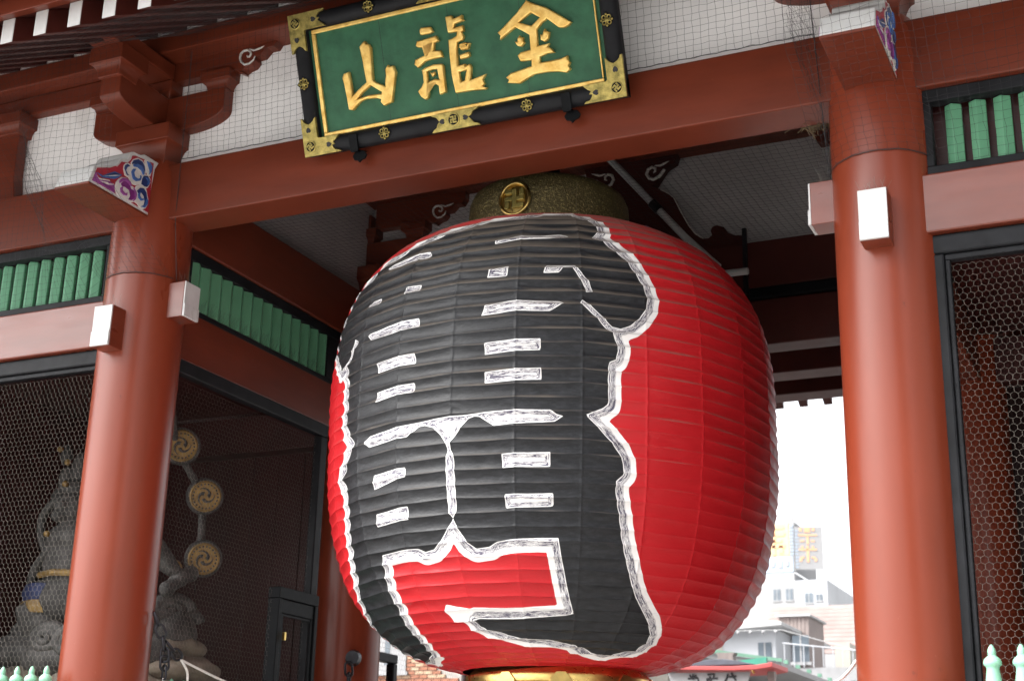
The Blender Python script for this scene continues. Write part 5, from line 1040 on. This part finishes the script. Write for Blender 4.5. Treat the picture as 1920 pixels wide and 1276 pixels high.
# house with the pink tiled roof
e=block('tiled_house',-10.2,-5.6,45,53,0,7.3,'wall_white','white house with a pink tiled roof beyond the gate')
z0=-.0
for k in range(12):
    za=7.32+k*.17; ya=.0+k*.16; xr=.15+.23*1.0*k*.55
    MB().box(-2.35,2.35-xr*.75,ya,ya+.3,za,za+.14).build('tile_course','tile_pink',e)
for x in (.3,1.2): win(e,x,x+.6,5.4,6.5)
# brown timber shed
e=block('timber_shed',-7.13,-6.2,36,38,4.5,7.5,'shed_brown','brown boarded rooftop shed with two lamps')
for k in range(8): MB().box(-.46+k*.117,-.46+k*.117+.1,-.03,-.001,.0,3.0).build('board','shed_brown',e)
MB().box(-.55,.55,-.15,2.1,3.0,3.06).build('roof','concrete',e)
for x in (-.12,.08): MB().ball((x,-.12,2.25),.085,12,8).build('lamp','wall_white',e,smooth=60)
# grey low house with eaves
e=block('grey_house',-12,-6.75,34,40,0,6.9,'wall_grey','low grey house with a projecting eave left of the shed')
MB().prism([(-2.8,6.6),(2.95,6.95),(2.95,7.05),(-2.8,7.5)],'y',-.5,6).build('roof','concrete',e)
win(e,2.1,2.5,6.0,6.5); MB().box(-2.62,1.0,-.02,-.001,5.0,6.5).build('cream_wall','wall_cream',e)
# white terrace house with balcony
e=block('balcony_house',-7.4,-2.9,30,35,0,5.35,'wall_white','white terrace house with a railed balcony')
for k in range(10): MB().tube([(-.3+k*.26,-.1,5.35),(-.3+k*.26,-.1,5.98-.03*k)],.014,6).build('baluster','wall_grey',e)
MB().tube([(-.35,-.1,6.0),(2.2,-.1,5.7)],.02,6).build('handrail','wall_grey',e); MB().tube([(-2.2,-.1,6.35),(-.35,-.1,6.35),(2.2,-.1,5.6)],.012,6).build('cable','concrete',e)
win(e,-.1,.35,5.5,6.2); win(e,1.4,1.8,4.2,5.0)
for k in range(5): MB().ball((-1.9+k*.35,-.15,6.3),.05,8,6).build('string_light','wall_white',e,smooth=60)
MB().box(.9,1.3,.6,2,5.36,6.05).build('roof_hut','wall_cream',e)
# arcade roof running up the street
e=empty('shop_arcade',(-3.5,18,0),label='row of street shops with a long pale roof edged in green',cat='building')
MB().box(-6,-1.2,0,40,0,4.1).build('wall','wall_cream',e)
MB().prism([(-6,5.2),(-6,5.3),(1.0,4.28),(1.0,4.18)],'y',0,40).build('roof','wall_white',e)
MB().prism([(-6.0,5.30),(1.02,4.285),(1.02,4.345),(-6.0,5.37)],'y',-.05,.02).build('roof_edge','trim_green',e)
for k in range(22): MB().box(.94,1.02,.9*k+.4,.9*k+.47,4.29,4.36).build('roof_rib','trim_green',e)
# shop stall with curved red eave and hanging banner
e=empty('shop_stall',(-3.0,16,0),label='shop stall with a curved red eave and white lettered banner',cat='stall')
top_=[(-.95,4.02),(-.62,4.02),(-.3,4.015),(0,4.0),(.3,3.985),(.6,3.985),(.95,4.02)]
MB().prism([(-.95,3.955),(-.3,3.93),(.3,3.915),(.7,3.925),(.97,3.965),(.97,4.04),(.7,4.0),(.3,3.985),(-.3,3.995),(-.95,4.02)],'y',-.45,.6).build('eave','shop_red',e,bevel=.008)
MB().prism([(-.66,4.02),(-.45,4.09),(-.2,4.13),(.05,4.13),(.3,4.10),(.62,4.03)],'y',-.2,.5).build('roof_hump','navy_tile',e,bevel=.01)
MB().prism([(.18,4.14),(.70,4.19),(.70,4.04),(.5,4.04),(.3,4.10)],'y',.2,.3).build('awning_board','trim_teal',e)
MB().prism([(-.15,4.12),(.15,4.12),(.13,4.22),(.17,4.27),(-.17,4.27),(-.13,4.22)],'y',.1,.3).build('chimney','shed_brown',e)
MB().prism([(-.92,3.9),(.55,3.9),(.47,3.6),(-.80,3.6)],'y',-.30,-.28).build('banner','wall_white',e)
for pts in ([(-.52,3.86),(-.50,3.83),(-.45,3.83),(-.40,3.85)],[(-.46,3.88),(-.46,3.78)],[(-.55,3.80),(-.38,3.81),(-.36,3.74)],[(-.20,3.86),(-.08,3.87),(-.10,3.80),(-.22,3.76)],[(-.16,3.83),(-.14,3.74)],[(-.22,3.79),(-.02,3.80)],[(.16,3.87),(.14,3.80),(.10,3.74)],[(.22,3.89),(.25,3.82),(.30,3.76)],[(.18,3.82),(.30,3.83)]):
    MB().tube([(a_,-.305,b_) for a_,b_ in pts],.017,6).build('banner_letter','ink',e)
for k in range(8): MB().tube([(.52+.10*math.cos(t_),-.3,3.83+.13*math.sin(t_)) for t_ in np.linspace(.3+k*.2,.55+k*.2,4)],.022,6).build('gilt_scroll','bright_brass',e)
for x in (-.85,.85): MB().box(x-.06,x+.06,-.1,.02,0,3.92).build('post','shed_brown',e)
# brick building to the left
e=empty('brick_building',(-8.2,14,0),label='red brick building with white stone window surrounds behind left pillar',cat='building')
MB().box(-5,1.6,.02,8,0,9).build('wall','mortar',e)
bm=None; bp_=None
for r in range(22):
    for c in range(16):
        x=-1.15+c*.172+(.086 if r%2 else 0); z=3.35+r*.066
        if -.62<x<.0 and 3.78<z<4.6: continue
        if x<-.62 and z>3.86 : continue
        if z>4.65-.6*(x+.6): continue
        if bm is None: bm=MB().box(-.08,.08,-.012,.03,-.027,.027).build('brick','brick_red',e); k=bm
        else: k=dup(bm)
        if rng.random()<.33:
            if bp_ is None:
                bp_=k.data.copy() ; bp_.materials.clear(); bp_.materials.append(MATS['brick_pale'])
            k.data=bp_
        k.location=(x,0,z)
MB().box(-.55,.05,-.03,.0,3.83,4.7).build('stone_surround','wall_white',e); MB().box(-.38,-.28,-.036,-.031,3.95,4.7).build('window','window_glass',e); MB().box(-.60,.1,-.06,.0,3.77,3.829).build('sill','wall_white',e)
MB().box(-1.2,-.64,-.03,.0,3.92,4.8).build('stone_surround','wall_white',e); MB().box(-.83,-.73,-.036,-.031,4.0,4.8).build('window','window_glass',e); MB().box(-1.25,-.62,-.06,.0,3.86,3.919).build('sill','wall_white',e)

# ================================================================== unseen street behind the viewer, shaped to block light and steer the paint's reflections
def town(x0,x1,y0,y1,h,m,label):
    e=block('unseen_building',x0,x1,y0,y1,0,h,m,label)
    hw=(x1-x0)/2; D_=y1-y0
    for r in range(int(h/3.4)):
        for c in range(int((x1-x0)/3)):
            xx=-hw+.6+c*3; p=MB().box(xx,xx+1.9,D_+.001,D_+.03,1.1+r*3.4,2.9+r*3.4).build('window','window_glass',e)
town(-40,-12,-58,-46,7,'concrete','unseen low concrete block added across the street to the left')
town(-11,6,-60,-48,6,'concrete','unseen low building added straight across the street')
town(10,22,-48,-36,27,'facade_dark','unseen dark tower added across the street to darken reflections')
town(18,36,-15,8,17,'facade_dark','unseen dark building added right of the gate to block light')
